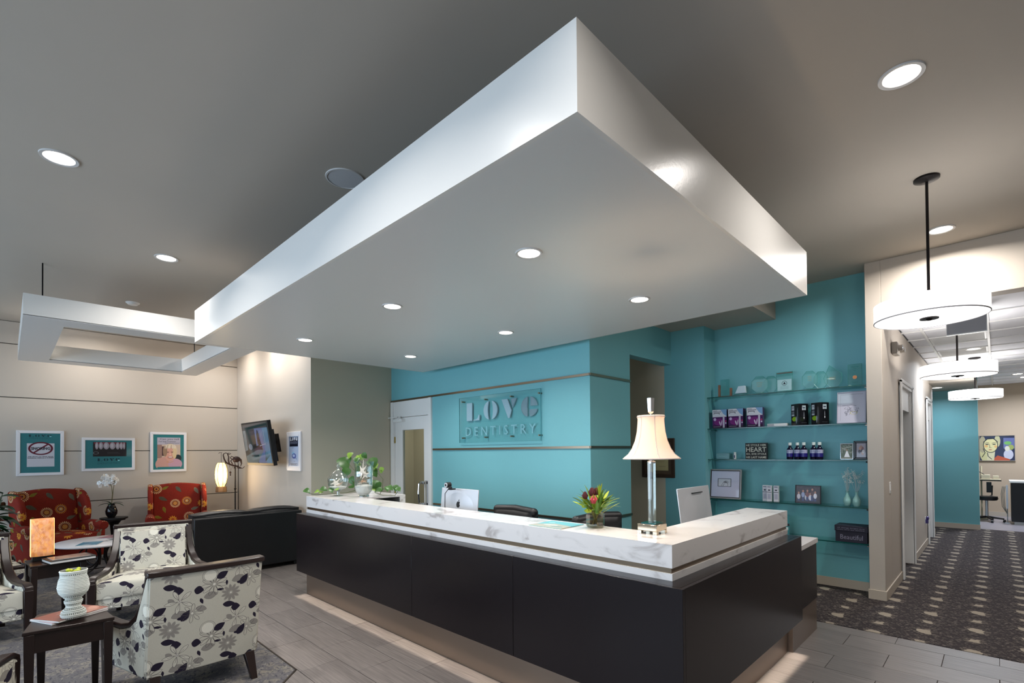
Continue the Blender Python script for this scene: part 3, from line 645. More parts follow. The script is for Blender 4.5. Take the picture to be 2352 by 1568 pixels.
# ------------------------------------------------------------ petal-print lounge chairs (front faces local -y)
RAIL = [(-.285, .395), (-.28, .43), (-.24, .452), (-.14, .448), (-.02, .45), (.08, .475), (.16, .535), (.225, .62), (.285, .72), (.345, .82)]
def flare(mb, s=0):
    """arms splay outwards towards the front"""
    mb.v = [(x+(s*.145*min(1, max(0, (.24-y)/.52)) if s else x/.262*.145*min(1, max(0, (.24-y)/.52))), y, z) for x, y, z in mb.v]; return mb
def shear_back(mb):
    mb.v = [(x, y+(z-.4)*.2, z) for x, y, z in mb.v]; return mb
def lounge_chair(label, loc, rz):
    t = thing('lounge_chair', label, 'chair', loc, rz, 'petal print lounge chairs')
    for s in (-1, 1):
        prof = [(y, z-.012) for y, z in RAIL[1:]]+[(.375, .81), (.27, .17), (.02, .17), (-.26, .17)]
        a, b = sorted((s*.265, s*.325))
        flare(MB().prism(prof, 'x', a, b), s).build('arm_panel', M_petal, t, bevel=.022, seg=3)
        tag(flare(MB().strip(RAIL, .062, .032, s*.298), s).build('arm_rail', M_darkwood, t, bevel=.008), 'dark wood rail')
        flare(MB().taper((s*.298, -.275, 0), .021, (s*.298, -.275, .41), .03), s).build('leg', M_darkwood, t, bevel=.004)
        MB().taper((s*.285, .33, 0), .019, (s*.27, .25, .18), .032).build('leg', M_darkwood, t, bevel=.004)
    mb = MB(); N = 10
    V = []
    for (yb, yt, zb, w_) in ((.275, .402, .165, .635), (.17, .312, .165, .59)):
        for j in range(N+1):
            for i in range(N+1):
                u, v = i/N, j/N; V.append(((u-.5)*w_, yb+(yt-yb)*v+.02*(math.sin(PI*u)), zb+(.815-zb)*v))
    K = (N+1)**2; Fs = []
    for q in (0, K):
        Fs += [(q+j*(N+1)+i, q+j*(N+1)+i+1, q+(j+1)*(N+1)+i+1, q+(j+1)*(N+1)+i) for j in range(N) for i in range(N)]
    bd = [i for i in range(N)]+[N+j*(N+1) for j in range(N)]+[(N+1)*(N+1)-1-i for i in range(N)]+[(N-j)*(N+1) for j in range(N)]
    Fs += [(bd[i], bd[(i+1) % len(bd)], K+bd[(i+1) % len(bd)], K+bd[i]) for i in range(len(bd))]
    mb.add(V, Fs).build('backrest', M_petal, t, bevel=.006)
    tr = MB()
    for i in range(N):
        u0_, u1_ = i/N, (i+1)/N
        x0, x1 = (u0_-.5)*.66, (u1_-.5)*.66; y0, y1 = .02*math.sin(PI*u0_), .02*math.sin(PI*u1_)
        tr.add([(x0, .312+y0, .813), (x1, .312+y1, .813), (x1, .416+y1, .813), (x0, .416+y0, .813), (x0, .316+y0, .846), (x1, .316+y1, .846), (x1, .41+y1, .846), (x0, .41+y0, .846)],
               [(3, 2, 1, 0), (4, 5, 6, 7), (0, 1, 5, 4), (2, 3, 7, 6)]+([(3, 0, 4, 7)] if i == 0 else [])+([(1, 2, 6, 5)] if i == N-1 else []))
    tag(tr.build('top_rail', M_darkwood, t, bevel=.006), 'dark wood rail')
    flare(MB().cushion(-.262, -.285, .265, .262, .19, .405, puff=.035, n=8, side=.012)).build('seat_cushion', M_petal, t, smooth=True)
    shear_back(MB().cushion(-.262, .10, .39, .262, .20, .79, puff=.0, n=8, side=.012)).build('back_cushion', M_petal, t, smooth=True)
    flare(MB().box(-.265, -.265, .165, .265, .24, .27)).build('seat_base', M_petal, t, bevel=.01)
    return t
lc = lounge_chair('petal print lounge chair in the foreground, seen from behind', (-4.02, .915, 0), -PI/2)
dup(lc, (-5.92, 1.01, 0), PI/2-.18, 'petal print lounge chair facing the camera behind the foreground one')
dup(lc, (-6.15, -.31, 0), PI/2, 'petal print lounge chair at the left edge between the two side tables')
dup(lc, (-7.30, -.17, 0), PI+.15, 'petal print lounge chair at the left edge behind the glowing stone lamp')
dup(lc, (-3.75, -.47, 0), -PI/2-.229, 'petal print lounge chair cut off at the bottom left corner of the photo')

# ------------------------------------------------------------ side tables
def wedge_table(label, loc, rz):
    t = thing('side_table', label, 'side table', loc, rz, 'dark wedge side tables')
    MB().prism([(-.205, -.2), (.205, -.2), (.15, .2), (-.15, .2)], 'z', .53, .55).build('top', M_darkwood, t, bevel=.004)
    for a, b in (((-.175, -.175), (.175, -.175)), ((.175, -.175), (.13, .175)), ((.13, .175), (-.13, .175)), ((-.13, .175), (-.175, -.175))):
        dx, dy = b[0]-a[0], b[1]-a[1]; L = math.hypot(dx, dy)
        MB().boxm(((a[0]+b[0])/2, (a[1]+b[1])/2, .475), (L, .018, .11), Matrix.Rotation(math.atan2(dy, dx), 3, 'Z')).build('apron', M_darkwood, t)
    for x, y in ((-.175, -.175), (.175, -.175), (.13, .175), (-.13, .175)): MB().taper((x, y, 0), .015, (x, y, .53), .024).build('leg', M_darkwood, t, bevel=.003)
    return t
nt_ = wedge_table('dark wood wedge side table in the foreground holding the woven vase', (-4.12, .275, 0), PI/2-.05)
dup(nt_, (-6.47, .31, 0), PI/2+.2, 'dark wood side table holding the glowing stone lamp')
# woven vase
wv = thing('woven_vase', 'white woven rope goblet vase on the near side table', 'vase', (-4.035, .287, .571)); wv.scale = (1, 1, 1.2)
prof = [(.052, 0), (.06, .012), (.054, .03), (.036, .045), (.032, .055), (.040, .07), (.042, .08), (.034, .092), (.05, .105), (.068, .125), (.074, .15), (.068, .185), (.06, .205), (.062, .225), (.066, .235)]
M_rope = mat('white_rope', (222, 226, 220), .8)
def interp(pr_, z):
    for (r1, z1), (r2, z2) in zip(pr_[:-1], pr_[1:]):
        if z <= z2: return r1+(r2-r1)*(z-z1)/(z2-z1)
    return pr_[-1][0]
rings = []; z = 0.0
while z <= .235: rings.append(z); z += .0072
mb = MB()
for i, z in enumerate(rings):
    r = interp(prof, z)
    if i % 3 == 0 and (z < .11 or z > .21):   # braided row: beads
        n = int(2*PI*r/.0085)
        for k in range(n): a = 2*PI*k/n; mb.ball((r*math.cos(a), r*math.sin(a), z), .0036, .0036, .0042, n=6, m=4)
    else: mb.tube([(r*math.cos(2*PI*k/28), r*math.sin(2*PI*k/28), z) for k in range(29)], .0038, n=5, cap=False)
tag(mb.build('woven_rope', M_rope, wv, smooth=True), kind='stuff')
MB().shell([(r-.004, z) for r, z in prof], n=28).build('lining', mat('vase_lining', (120, 122, 116), .9), wv, smooth=True, solid=.002)
mb = MB()
for k in range(7): a = k*.9; mb.ball((.025*math.cos(a), .025*math.sin(a), .222+.006*(k % 3)), .014, .012, .01, n=8, m=5)
tag(mb.build('candies', mat('yellow_green_wrap', (190, 198, 60), .4), wv, smooth=True), 'yellow green sweets in the vase', kind='stuff')
# magazines, books
def cover(name, cols, W_=.21, H_=.28, seed=0):
    im = Im(W_, H_, 900, cols[0]); q = random.Random(seed)
    for k in range(10): im.ell(q.random()*W_, q.random()*H_, q.uniform(.02, .08), q.uniform(.01, .05), q.choice(cols), q.random()*3, alpha=.6)
    for k in range(6): im.line([(.02, .02+k*.012), (q.uniform(.08, .18), .02+k*.012)], .003, cols[-1])
    im.speck(6, seed); return print_mat(name, im, .3, coat=.4)
M_paper = mat('paper_edges', (225, 222, 218), .7)
def magazine(label, loc, rz, cols, seed, w_=.21, h_=.28, th=.006, group=None, name='magazine', cat='magazine'):
    t = thing(name, label, cat, loc, rz, group)
    MB().box(-w_/2+.002, -h_/2+.002, .0008, w_/2-.002, h_/2-.002, th-.0008).build('pages', M_paper, t)
    MB().box(-w_/2, -h_/2, th-.0008, w_/2, h_/2, th).build('cover', cover('cover_print', cols, w_, h_, seed), t, uv=(0, 1, (-w_/2, w_/2), (-h_/2, h_/2)))
    MB().box(-w_/2, -h_/2, 0, w_/2, h_/2, .0008).build('back_cover', M_white, t); return t
magazine('lower glossy magazine under the woven vase', (-4.15, .28, .551), .42, [(170, 150, 160), (150, 60, 50), (120, 90, 100), (235, 230, 230)], 3, .22, .30, .009, 'magazines under the vase')
magazine('upper glossy magazine with a red brown cover under the woven vase', (-4.14, .285, .561), .55, [(126, 60, 44), (170, 110, 90), (90, 40, 40), (200, 150, 130)], 5, .21, .29, .009, 'magazines under the vase')
# glowing stone lamp on the far table
ol = thing('stone_lamp', 'glowing onyx slab table lamp on the far side table', 'lamp', (-6.53, .24, .551), PI/2+.05)
im = Im(.2, .3, 700, (206, 142, 92)); q = random.Random(9)
for k in range(130): x, y = q.random()*.2, q.random()*.3; im.ell(x, y, q.uniform(.008, .03), q.uniform(.006, .02), q.choice([(228, 172, 116), (184, 112, 62), (212, 154, 124), (190, 128, 104), (236, 156, 76)]), q.random()*3, alpha=.45)
for k in range(24): x, y = q.random()*.2, q.random()*.3; im.line([(x, y), (x+q.uniform(-.03, .03), y+.03), (x+q.uniform(-.04, .04), y+.06)], .0025, (176, 112, 70), .6)
M_onyx = print_mat('backlit_onyx', im, .4, emit=.62)
MB().sheet(lambda u, v: ((u-.5)*.16, -.03-.022*(1-(2*u-1)**2), .045+.35*v), 12, 6).sheet(lambda u, v: ((u-.5)*.16, .03+.022*(1-(2*u-1)**2), .045+.35*v), 12, 6).build('shade', M_onyx, ol, smooth=True, solid=.006, uv=(0, 2, (-.08, .08), (.045, .395)))
MB().box(-.072, -.035, 0, .072, .035, .05).build('base', M_black, ol, bevel=.003)
for s in (-1, 1): MB().box(s*.08-.003, -.033, .045, s*.08+.003, .033, .395).build('edge_strip', mat('lamp_edge', (240, 214, 150), .5, emit=(255, 214, 130), estr=1.5), ol)
bd = thing('photo_album', 'black bound album lying on the far side table', 'book', (-6.34, .42, .551), .2)
MB().box(-.13, -.17, .0, .13, .17, .006).box(-.13, -.17, .026, .13, .17, .032).box(-.13, -.17, .006, -.122, .17, .026).build('cover', M_leather, bd, bevel=.002)
MB().box(-.12, -.165, .006, .125, .165, .026).build('pages', M_paper, bd)
magazine('glossy leaflet on top of the black album', (-6.34, .42, .584), .15, [(150, 110, 90), (200, 160, 130), (90, 70, 66), (120, 90, 80)], 12, .2, .28, .004)
# ------------------------------------------------------------ round marble coffee table
ct_ = thing('coffee_table', 'round pale stone coffee table on a scrolled iron base', 'coffee table', (-8.2, .86, 0))
MB().lathe([(0, .43), (.46, .43), (.485, .44), (.485, .452), (.475, .46), (0, .46)], n=48).build('top', mat('pale_stone', (206, 204, 206), .3, noise=.08, nscale=5), ct_, smooth=True)
mb = MB()
for k in range(4):
    a = k*PI/2+.5; cx, cy = .17*math.cos(a), .17*math.sin(a)
    MB().tube([(cx+.12*math.cos(t)*math.cos(a), cy+.12*math.cos(t)*math.sin(a), .27+.13*math.sin(t)) for t in [2*PI*i/24 for i in range(25)]], .008, n=6).build('iron_ring', M_iron, ct_, smooth=True)
    MB().tube([(.05*math.cos(a), .05*math.sin(a), .42), (.03*math.cos(a), .03*math.sin(a), .25), (.1*math.cos(a), .1*math.sin(a), .12), (.3*math.cos(a), .3*math.sin(a), .0)], .009, n=6).build('iron_leg', M_iron, ct_, smooth=True)
MB().tube([(.29*math.cos(t), .29*math.sin(t), .06) for t in [2*PI*i/32 for i in range(33)]], .006, n=6).build('base_hoop', M_iron, ct_, smooth=True)
magazine('blue covered magazine on the round table', (-7.98, .72, .461), 1.2, [(70, 140, 170), (120, 180, 200), (60, 100, 130), (235, 235, 235)], 21, group='magazines on the round table')
magazine('white edged magazine behind the blue one on the round table', (-8.12, .98, .461), 1.3, [(225, 225, 228), (150, 160, 170), (90, 90, 100), (60, 60, 60)], 22, group='magazines on the round table')
magazine('colourful magazine at the back of the round table', (-8.42, .98, .461), .9, [(170, 120, 130), (90, 70, 110), (220, 200, 190), (60, 40, 60)], 23, group='magazines on the round table')
yf = thing('flower_bunch', 'bunch of yellow blossoms on the round table', 'flowers', (-7.93, 1.06, .461))
MB().lathe([(.03, 0), (.045, .03), (.04, .07), (.034, .08)], n=16).build('pot', mat('glazed_brown', (120, 80, 40), .3), yf, smooth=True)
M_yel = mat('yellow_petal', (232, 186, 84), .6); q = random.Random(4)
for k in range(16):
    a, e = q.random()*2*PI, q.uniform(.1, 1.4); c = (.075*math.cos(a)*math.cos(e), .075*math.sin(a)*math.cos(e), .10+.06*math.sin(e)); mb = MB()
    for j in range(6): b = j*PI/3; mb.ball((c[0]+.015*math.cos(b), c[1]+.015*math.sin(b), c[2]+.006*(j % 2)), .014, .014, .01, n=6, m=4)
    mb.build('blossom', M_yel, yf, smooth=True)

# ------------------------------------------------------------ black leather sofa (front faces local -y)
sf = thing('leather_sofa', 'black leather two-seat sofa seen from behind', 'sofa', (-7.47, 2.255, 0), -PI/2)
MB().box(-.655, .37, .06, .655, .47, .755).build('back_panel', M_leather, sf, bevel=.012, seg=3)
MB().box(-.64, -.4, .06, .64, .38, .28).build('base', M_leather, sf, bevel=.02)
for s in (-1, 1):
    MB().cushion(s*.60-.085, -.44, .08, s*.60+.085, .44, .62, puff=.02, n=6, side=.015).build('arm', M_leather, sf, smooth=True)
    MB().cushion(s*.262-.258, -.40, .27, s*.262+.258, .20, .45, puff=.03, n=6, side=.01).build('seat_cushion', M_leather, sf, smooth=True)
    bc = MB().cushion(s*.325-.325, .16, .42, s*.325+.325, .375, .79, puff=.032, n=8, side=.02).build('back_cushion', M_leather, sf, smooth=True)
    MB().tube([(s*.325-.315, .378, .775), (s*.325, .385, .80), (s*.325+.315, .378, .775)], .006, n=6).build('piping', M_leather, bc, smooth=True)
    for y in (-.38, .4): MB().taper((s*.58, y, 0), .018, (s*.58, y, .065), .024).build('leg', M_black, sf)

# ------------------------------------------------------------ red floral wingback chairs
def wing_chair(label, loc, rz):
    t = thing('wingback_chair', label, 'armchair', loc, rz, 'red floral wingback chairs')
    N = 12; V = []
    for yb, yt in ((.30, .41), (.18, .29)):
        for j in range(N+1):
            for i in range(N+1):
                u, v = i/N, j/N; V.append(((u-.5)*.66, yb+(yt-yb)*v, .30+v*(.745+.035*math.sin(PI*u))))
    K = (N+1)**2; Fs = []
    for q in (0, K): Fs += [(q+j*(N+1)+i, q+j*(N+1)+i+1, q+(j+1)*(N+1)+i+1, q+(j+1)*(N+1)+i) for j in range(N) for i in range(N)]
    bd = [i for i in range(N)]+[N+j*(N+1) for j in range(N)]+[(N+1)*(N+1)-1-i for i in range(N)]+[(N-j)*(N+1) for j in range(N)]
    Fs += [(bd[i], bd[(i+1) % len(bd)], K+bd[(i+1) % len(bd)], K+bd[i]) for i in range(len(bd))]
    MB().add(V, Fs).build('backrest', M_redfloral, t, bevel=.02, seg=3)
    for s in (-1, 1):
        a, b = sorted((s*.325, s*.395))
        MB().prism([(.40, 1.05), (.36, 1.07), (.27, 1.065), (.16, 1.02), (.07, .94), (.02, .84), (.0, .74), (.02, .64), (.05, .58), (.34, .58)], 'x', a, b).build('wing', M_redfloral, t, bevel=.025, seg=3)
        a, b = sorted((s*.315, s*.385))
        MB().prism([(-.36, .14), (-.38, .52), (-.36, .555), (.32, .575), (.36, .14)], 'x', a, b).tube([(s*.365, -.385, .555), (s*.365, -.2, .565), (s*.365, .12, .575)], [.062, .062, .05], n=14).build('arm', M_redfloral, t, bevel=.012)
    MB().cushion(-.315, -.42, .33, .315, .2, .475, puff=.02, n=8, side=.012).build('seat_cushion', M_redfloral, t, smooth=True)
    MB().box(-.35, -.37, .13, .35, .33, .335).build('base', M_redfloral, t, bevel=.012)
    for x, y in ((-.32, -.34), (.32, -.34), (.3, .32), (-.3, .32)): MB().taper((x, y, 0), .016, (x, y, .14), .024).build('leg', M_darkwood, t)
    return t
wc = wing_chair('red floral wingback chair at the left behind the glowing stone lamp', (-9.30, .50, 0), PI/2+.32)
dup(wc, (-9.36, 1.92, 0), PI/2-.16, 'red floral wingback chair under the framed portrait, beside the black sofa')
# ------------------------------------------------------------ lettering shapes
def arc(cx, cy, rx, ry, a0, a1, n=14): return [(cx+rx*math.cos(math.radians(a0+(a1-a0)*i/n)), cy+ry*math.sin(math.radians(a0+(a1-a0)*i/n))) for i in range(n+1)]
STENCIL = {
 'L': [[(0, 0), (.42, 0), (.42, 1), (0, 1)], [(.52, 0), (.98, 0), (1.0, .30), (.93, .30), (.84, .12), (.70, .05), (.52, .05)]],
 'O': [arc(.44, .5, .44, .5, 96, 264)+[(.34, .2), (.31, .5), (.34, .8)], arc(.56, .5, .44, .5, 84, -84)+[(.66, .2), (.69, .5), (.66, .8)]],
 'V': [[(0, 1), (.40, 1), (.66, .40), (.54, 0), (.44, 0)], [(.62, 1), (1, 1), (.74, .5)]],
 'E': [arc(.46, .5, .46, .5, 96, 262)+[(.40, .15), (.37, .5), (.40, .85)], arc(.53, .5, .47, .5, 84, 3)+[(.58, .53), (.60, .80)], arc(.53, .42, .47, .42, -9, -86)+[(.52, .16), (.52, .355)]]}
def love(parent, m, x0, x1, z0, z1, y0, y1, name='lettering', em=None, gaps=.30):
    """stencil word in parent's x-z plane, between y0 and y1 (front)"""
    W_ = (x1-x0)/(4+3*gaps)
    for i, ch in enumerate('LOVE'):
        for k, P in enumerate(STENCIL[ch]):
            mm = em if (em and ch == 'E' and k == 2) else m
            o = MB().prism([(x0+i*W_*(1+gaps)+p[0]*W_, z0+p[1]*(z1-z0)) for p in P], 'y', y0, y1).build(name, mm, parent)
# ------------------------------------------------------------ glass name sign on the teal wall
gs = thing('glass_sign', 'glass name plaque on the teal wall reading LOVE DENTISTRY', 'sign', (-4.5, 4.36, 1.975))
MB().box(-.737, -.042, -.302, .737, -.032, .305).build('glass_plate', M_signglass, gs)
MB().box(-.737, -.0425, -.302, -.734, -.0315, .305).box(.734, -.0425, -.302, .737, -.0315, .305).box(-.737, -.0425, -.302, .737, -.0315, -.2995).box(-.737, -.0425, .3025, .737, -.0315, .305).build('glass_edge', mat('sign_glass_edge', (84, 150, 158), .2), gs)
st0 = None
for x in (-.66, -.207, .258, .715):
    for z in (.25, -.238):
        MB().tube([(x, 0, z), (x, -.055, z)], .010, n=14).build('standoff', M_bronze, gs, smooth=True)
M_letter = mat('frosted_lilac_acrylic', (186, 200, 216), .35)
love(gs, M_letter, -.59, .672, -.012, .225, -.032, -.018)
dent = words('D E N T I S T R Y', mat('frosted_teal_acrylic', (140, 188, 200), .4), gs, 1.26, (.02, -.034, -.155), height=.118, name='lettering')
dent.data.materials[0] = MATS['frosted_teal_acrylic']
# ------------------------------------------------------------ framed things
M_tealprint = (38, 112, 118)
def framed(name, label, cat, loc, rz, w_, h_, fw, fm, im=None, pm=None, depth=.025, tilt=0, group=None, coat=.5, lip=None):
    t = thing(name, label, cat, loc, 0, group, rot=(tilt, 0, rz))
    a, b = w_/2, h_
    MB().prism([(-a, 0), (a, 0), (a-fw, fw), (-a+fw, fw)], 'y', -depth, 0).prism([(-a, b), (a, b), (a-fw, b-fw), (-a+fw, b-fw)], 'y', -depth, 0)\
        .prism([(-a, 0), (-a, b), (-a+fw, b-fw), (-a+fw, fw)], 'y', -depth, 0).prism([(a, 0), (a, b), (a-fw, b-fw), (a-fw, fw)], 'y', -depth, 0).build('frame', fm, t, bevel=min(.004, fw*.15))
    if lip: MB().box(-a+fw-.002, -depth*.7, fw-.002, a-fw+.002, -depth*.62, b-fw+.002).build('inner_lip', lip, t); fw += .008
    m = pm or print_mat(name+'_print', im, .35, coat=coat)
    MB().box(-a+fw, -depth*.72, fw, a-fw, -depth*.3, b-fw).build('print', m, t, uv=(0, 2, (-a+fw, a-fw), (fw, b-fw)))
    return t, a-fw, fw, b-fw, -depth*.72
M_whiteframe = mat('white_gloss_frame', (226, 224, 226), .3)
M_ink = mat('dark_teal_ink', (14, 52, 62), .5); M_blackink = mat('black_ink', (18, 18, 30), .5); M_ltink = mat('pale_teal_ink', (150, 215, 220), .5)
# no-snoring poster
im = Im(.43, .57, 900, M_tealprint); im.rect(.068, .145, .365, .485, (196, 196, 204)); im.speck(3)
t, A, z0, z1, y = framed('framed_poster', 'white framed teal poster with a crossed out SNORING circle', 'poster', (-10.04, .348, 1.258), PI/2, .51, .658, .042, M_whiteframe, im)
y -= .0008
love(t, M_ink, -.125, .118, .565, .597, y, y+.0004, em=M_ltink); words('DENTISTRY', mat('mid_teal_ink', (24, 84, 92), .5), t, .23, (-.003, y, .545), height=.018)
mb = MB(); n = 48
ring = [(.133*math.cos(2*PI*k/n), .395+.096*math.sin(2*PI*k/n)) for k in range(n)]; rin = [(.110*math.cos(2*PI*k/n), .395+.078*math.sin(2*PI*k/n)) for k in range(n)]
mb.add([(p[0], y, p[1]) for p in ring]+[(p[0], y, p[1]) for p in rin], [(k, (k+1) % n, n+(k+1) % n, n+k) for k in range(n)])
mb.add([(-.086, y-.0006, .336), (-.070, y-.0006, .324), (.086, y-.0006, .452), (.070, y-.0006, .464)], [(0, 1, 2, 3)]).build('no_sign', mat('maroon_ink', (92, 10, 36), .5), t)
words('SNORING', M_blackink, t, .205, (0, y-.0008, .395), height=.042, bold=.03)
words('Ask about our Sleep apnea', M_blackink, t, .27, (0, y, .276), height=.015, bold=.03); words('Solutions without a C-PAP!', M_blackink, t, .275, (0, y, .257), height=.015, bold=.03)
# smile poster
im = Im(.57, .44, 900, M_tealprint); im.rect(.09, .03, .50, .255, (22, 18, 24)); im.rect(.10, .03, .49, .06, (110, 34, 48))
for k, (x, w_) in enumerate(((.135, .02), (.185, .026), (.25, .036), (.325, .036), (.39, .026), (.435, .02), (.47, .014))):
    im.ell(x, .088, w_, .056, (150, 142, 150)); im.ell(x-.004, .085, w_*.5, .036, (186, 182, 190), alpha=.7)
im.ell(.125, .2, .03, .02, (130, 134, 140), ring=.004); im.rect(.26, .19, .4, .195, (60, 60, 66)); im.rect(.26, .206, .42, .210, (60, 60, 66)); im.speck(3)
t, A, z0, z1, y = framed('framed_poster', 'wide white framed teal poster with a close-up of teeth', 'poster', (-10.04, 1.132, 1.303), PI/2, .655, .518, .04, M_whiteframe, im)
y -= .0008; love(t, M_ink, -.14, .135, .150, .195, y, y+.0004, em=M_ltink); words('DENTISTRY', MATS['mid_teal_ink'], t, .28, (0, y, .118), height=.026)
# portrait poster
im = Im(.435, .59, 900, (40, 116, 120)); im.rect(.055, .05, .385, .545, (196, 176, 160)); q = random.Random(2)
im.rect(.055, .05, .385, .17, (176, 172, 186)); im.rect(.055, .17, .12, .40, (150, 120, 110)); im.rect(.12, .2, .18, .36, (84, 60, 62)); im.ell(.35, .40, .05, .06, (34, 44, 50))
im.ell(.16, .5, .13, .12, (196, 150, 140)); im.ell(.31, .50, .10, .09, (190, 150, 170)); im.rect(.055, .545, .385, .59, (40, 116, 120))
im.ell(.24, .27, .10, .115, (206, 190, 164)); im.ell(.235, .335, .078, .115, (208, 156, 140)); im.ell(.30, .31, .03, .10, (212, 190, 150)); im.ell(.165, .28, .03, .09, (150, 124, 100))
for k in range(14): im.line([(.17+k*.011, .18+.01*math.sin(k*2)), (.16+k*.012, .235)], .006, q.choice([(216, 206, 190), (170, 150, 130), (236, 228, 214)]))
for x in (.205, .265): im.ell(x, .30, .016, .006, (90, 60, 66)); im.line([(x-.02, .286), (x+.018, .284)], .004, (140, 104, 84))
im.ell(.237, .335, .012, .018, (226, 178, 160)); im.ell(.24, .385, .038, .017, (130, 50, 54)); im.ell(.24, .382, .032, .009, (240, 234, 226)); im.line([(.19, .46), (.235, .475), (.285, .455)], .006, (200, 150, 60)); im.speck(6)
t, A, z0, z1, y = framed('framed_poster', 'white framed poster of a smiling short-haired woman under the words Can you tell', 'poster', (-10.04, 1.920, 1.257), PI/2, .513, .668, .04, M_whiteframe, im)
y -= .0008; words('Can you tell', M_blackink, t, .27, (.01, y, .548), height=.034); words("I've had Cosmetic", M_blackink, t, .24, (-.02, y, .512), height=.022); words('Dentistry here?', M_blackink, t, .20, (.05, y, .482), height=.022)
# tall poster beside the tv
im = Im(.36, .50, 900, (176, 190, 214)); im.rect(.03, .012, .33, .17, (20, 24, 40)); im.ell(.16, .29, .05, .03, (150, 196, 226)); im.ell(.19, .33, .075, .045, (78, 96, 160)); im.ell(.18, .325, .04, .022, (180, 196, 226)); im.poly([(.24, .34), (.30, .40), (.25, .37)], (60, 70, 130)); im.rect(.06, .455, .31, .488, (60, 70, 90)); im.rect(.068, .461, .302, .482, (176, 190, 214)); im.speck(3)
t, A, z0, z1, y = framed('framed_poster', 'narrow white framed poster beside the television', 'poster', (-7.424, 2.985, 1.292), 0, .50, .578, .07, M_whiteframe, im, lip=None)
y -= .0008; M_wink = mat('white_ink', (226, 228, 236), .5)
love(t, M_wink, -.135, .135, .445, .495, y, y+.0004, gaps=.12); words('DENTISTRY', mat('grey_ink', (130, 136, 156), .5), t, .26, (0, y, .415), height=.036)
words('IS YOUR SMILE', M_blackink, t, .2, (0, y, .366), height=.012); words('straight?', M_blackink, t, .07, (-.03, y, .34), height=.01); words('SMILE', M_blackink, t, .18, (0, y, .094), height=.014); words('ask', M_blackink, t, .04, (.02, y, .14), height=.012)
# television
im = Im(1.12, .63, 420, (34, 28, 30)); im.rect(.0, .10, .13, .5, (150, 158, 160)); im.rect(.13, .12, .5, .36, (52, 42, 42)); im.rect(.55, .08, 1.05, .63, (116, 134, 186)); im.rect(.9, .08, 1.12, .63, (110, 160, 196))
im.poly([(0, .44), (.55, .36), (.8, .33), (.8, .40), (.2, .50), (0, .52)], (44, 46, 44)); im.poly([(0, .52), (.8, .38), (.85, .42), (.5, .63), (0, .63)], (120, 138, 140)); im.ell(.27, .37, .09, .05, (150, 154, 170)); im.rect(.62, .16, .73, .33, (28, 26, 42)); im.ell(.675, .15, .035, .045, (40, 30, 36)); im.poly([(.6, .42), (.72, .2), (.8, .42)], (34, 30, 44))
for x in (.8, .86, .93): im.line([(x, .12), (x+.02, .34)], .012, (196, 204, 226))
im.line([(.7, .36), (.95, .33)], .014, (190, 196, 216)); im.rect(.25, .50, .6, .53, (30, 30, 40))
for k in range(7): im.line([(.85, .6), (.9+k*.03, .44+k*.01)], .006, (40, 80, 60))
im.speck(4); im.a *= .62
tv = thing('television', 'black flat television tilted down on the corner wall', 'television', (-8.05, 2.68, 1.70), rot=(.15, 0, .0))
MB().box(-.56, -.02, -.33, .56, .035, .34).box(-.45, .035, -.28, .45, .10, .2).build('housing', M_black, tv, bevel=.006)
MB().box(-.53, -.022, -.29, .53, -.0195, .315).build('screen', print_mat('television_picture', im, .08, emit=.45, spec=.6), tv, uv=(0, 2, (-.53, .53), (-.29, .315)))
MB().tube([(0, .09, -.02), (0, .27, .0)], .03).box(-.2, .22, -.16, .2, .25, .12).build('wall_bracket', M_iron, tv)

# ------------------------------------------------------------ niche shelves and what stands on them
SH = [2.218, 1.82, 1.43, .93, .55]
SHN = ['top', 'second', 'third', 'fourth', 'lowest']
for k, z in enumerate(SH):
    t = thing('glass_shelf', 'green edged glass shelf across the teal niche, %s one from the top' % ['first', 'second', 'third', 'fourth', 'fifth'][k], 'shelf', (-1.81, 6.41, z-.011), group='glass shelves in the teal niche')
    MB().box(-.838, -.125, 0, .84, .133, .011).build('pane', M_shelfglass, t)
    MB().box(-.838, -.129, 0, .84, -.1255, .011).build('front_edge', M_edgeglass, t)
    for x in (-.825, .83):
        for y in (-.1, .11): MB().tube([(x-.012 if x < 0 else x-.008, y, -.011), (x+.012, y, -.011)], .009, n=10).build('clip', M_chrome, t)
def yb(z): return z+.0012
M_award = thin_glass('award_glass', (230, 246, 243), .3, base=.03)
M_awedge = mat('award_edge', (60, 140, 130), .15); M_gold = mat('gold_print', (176, 150, 84), .4)
def award(kind, label, x, w_, h_, z, extra=None):
    t = thing('glass_award', label, 'award', (x, 6.40, z), -.0, 'glass awards on the top shelf')
    if kind == 'oct':
        n = 8; P = [(w_/2*math.cos(PI/8+k*PI/4)*1.05, h_/2+.012+h_/2*math.sin(PI/8+k*PI/4)*1.03) for k in range(n)]
    elif kind == 'rect': P = [(-w_/2, .012), (w_/2, .012), (w_/2, h_), (-w_/2, h_)]
    elif kind == 'lean': P = [(-.02, .012), (w_*.28, .012), (w_/2, .07), (w_/2, .16), (-.03, h_), (-w_/2, .12), (-w_/2+.01, .07)]
    MB().prism(P, 'y', -.009, .009).build('plate', M_award, t)
    n = len(P); mb = MB()
    for k in range(n):
        a, b = P[k], P[(k+1) % n]; mb.tube([(a[0], -.009, a[1]), (b[0], -.009, b[1])], .0016, n=5)
    mb.build('bevel_edge', M_awedge, t)
    MB().box(-w_*.36, -.03, 0, w_*.36, .03, .012).build('base', M_awedge if kind != 'lean' else M_black, t, bevel=.002)
    if extra: extra(t)
    return t
def gtext(t, w_, z, lines, m=None):
    for k, s_ in enumerate(lines): words(s_, m or M_gold, t, w_*(1-.1*k), (0, -.0098, z-k*.022), height=.009)
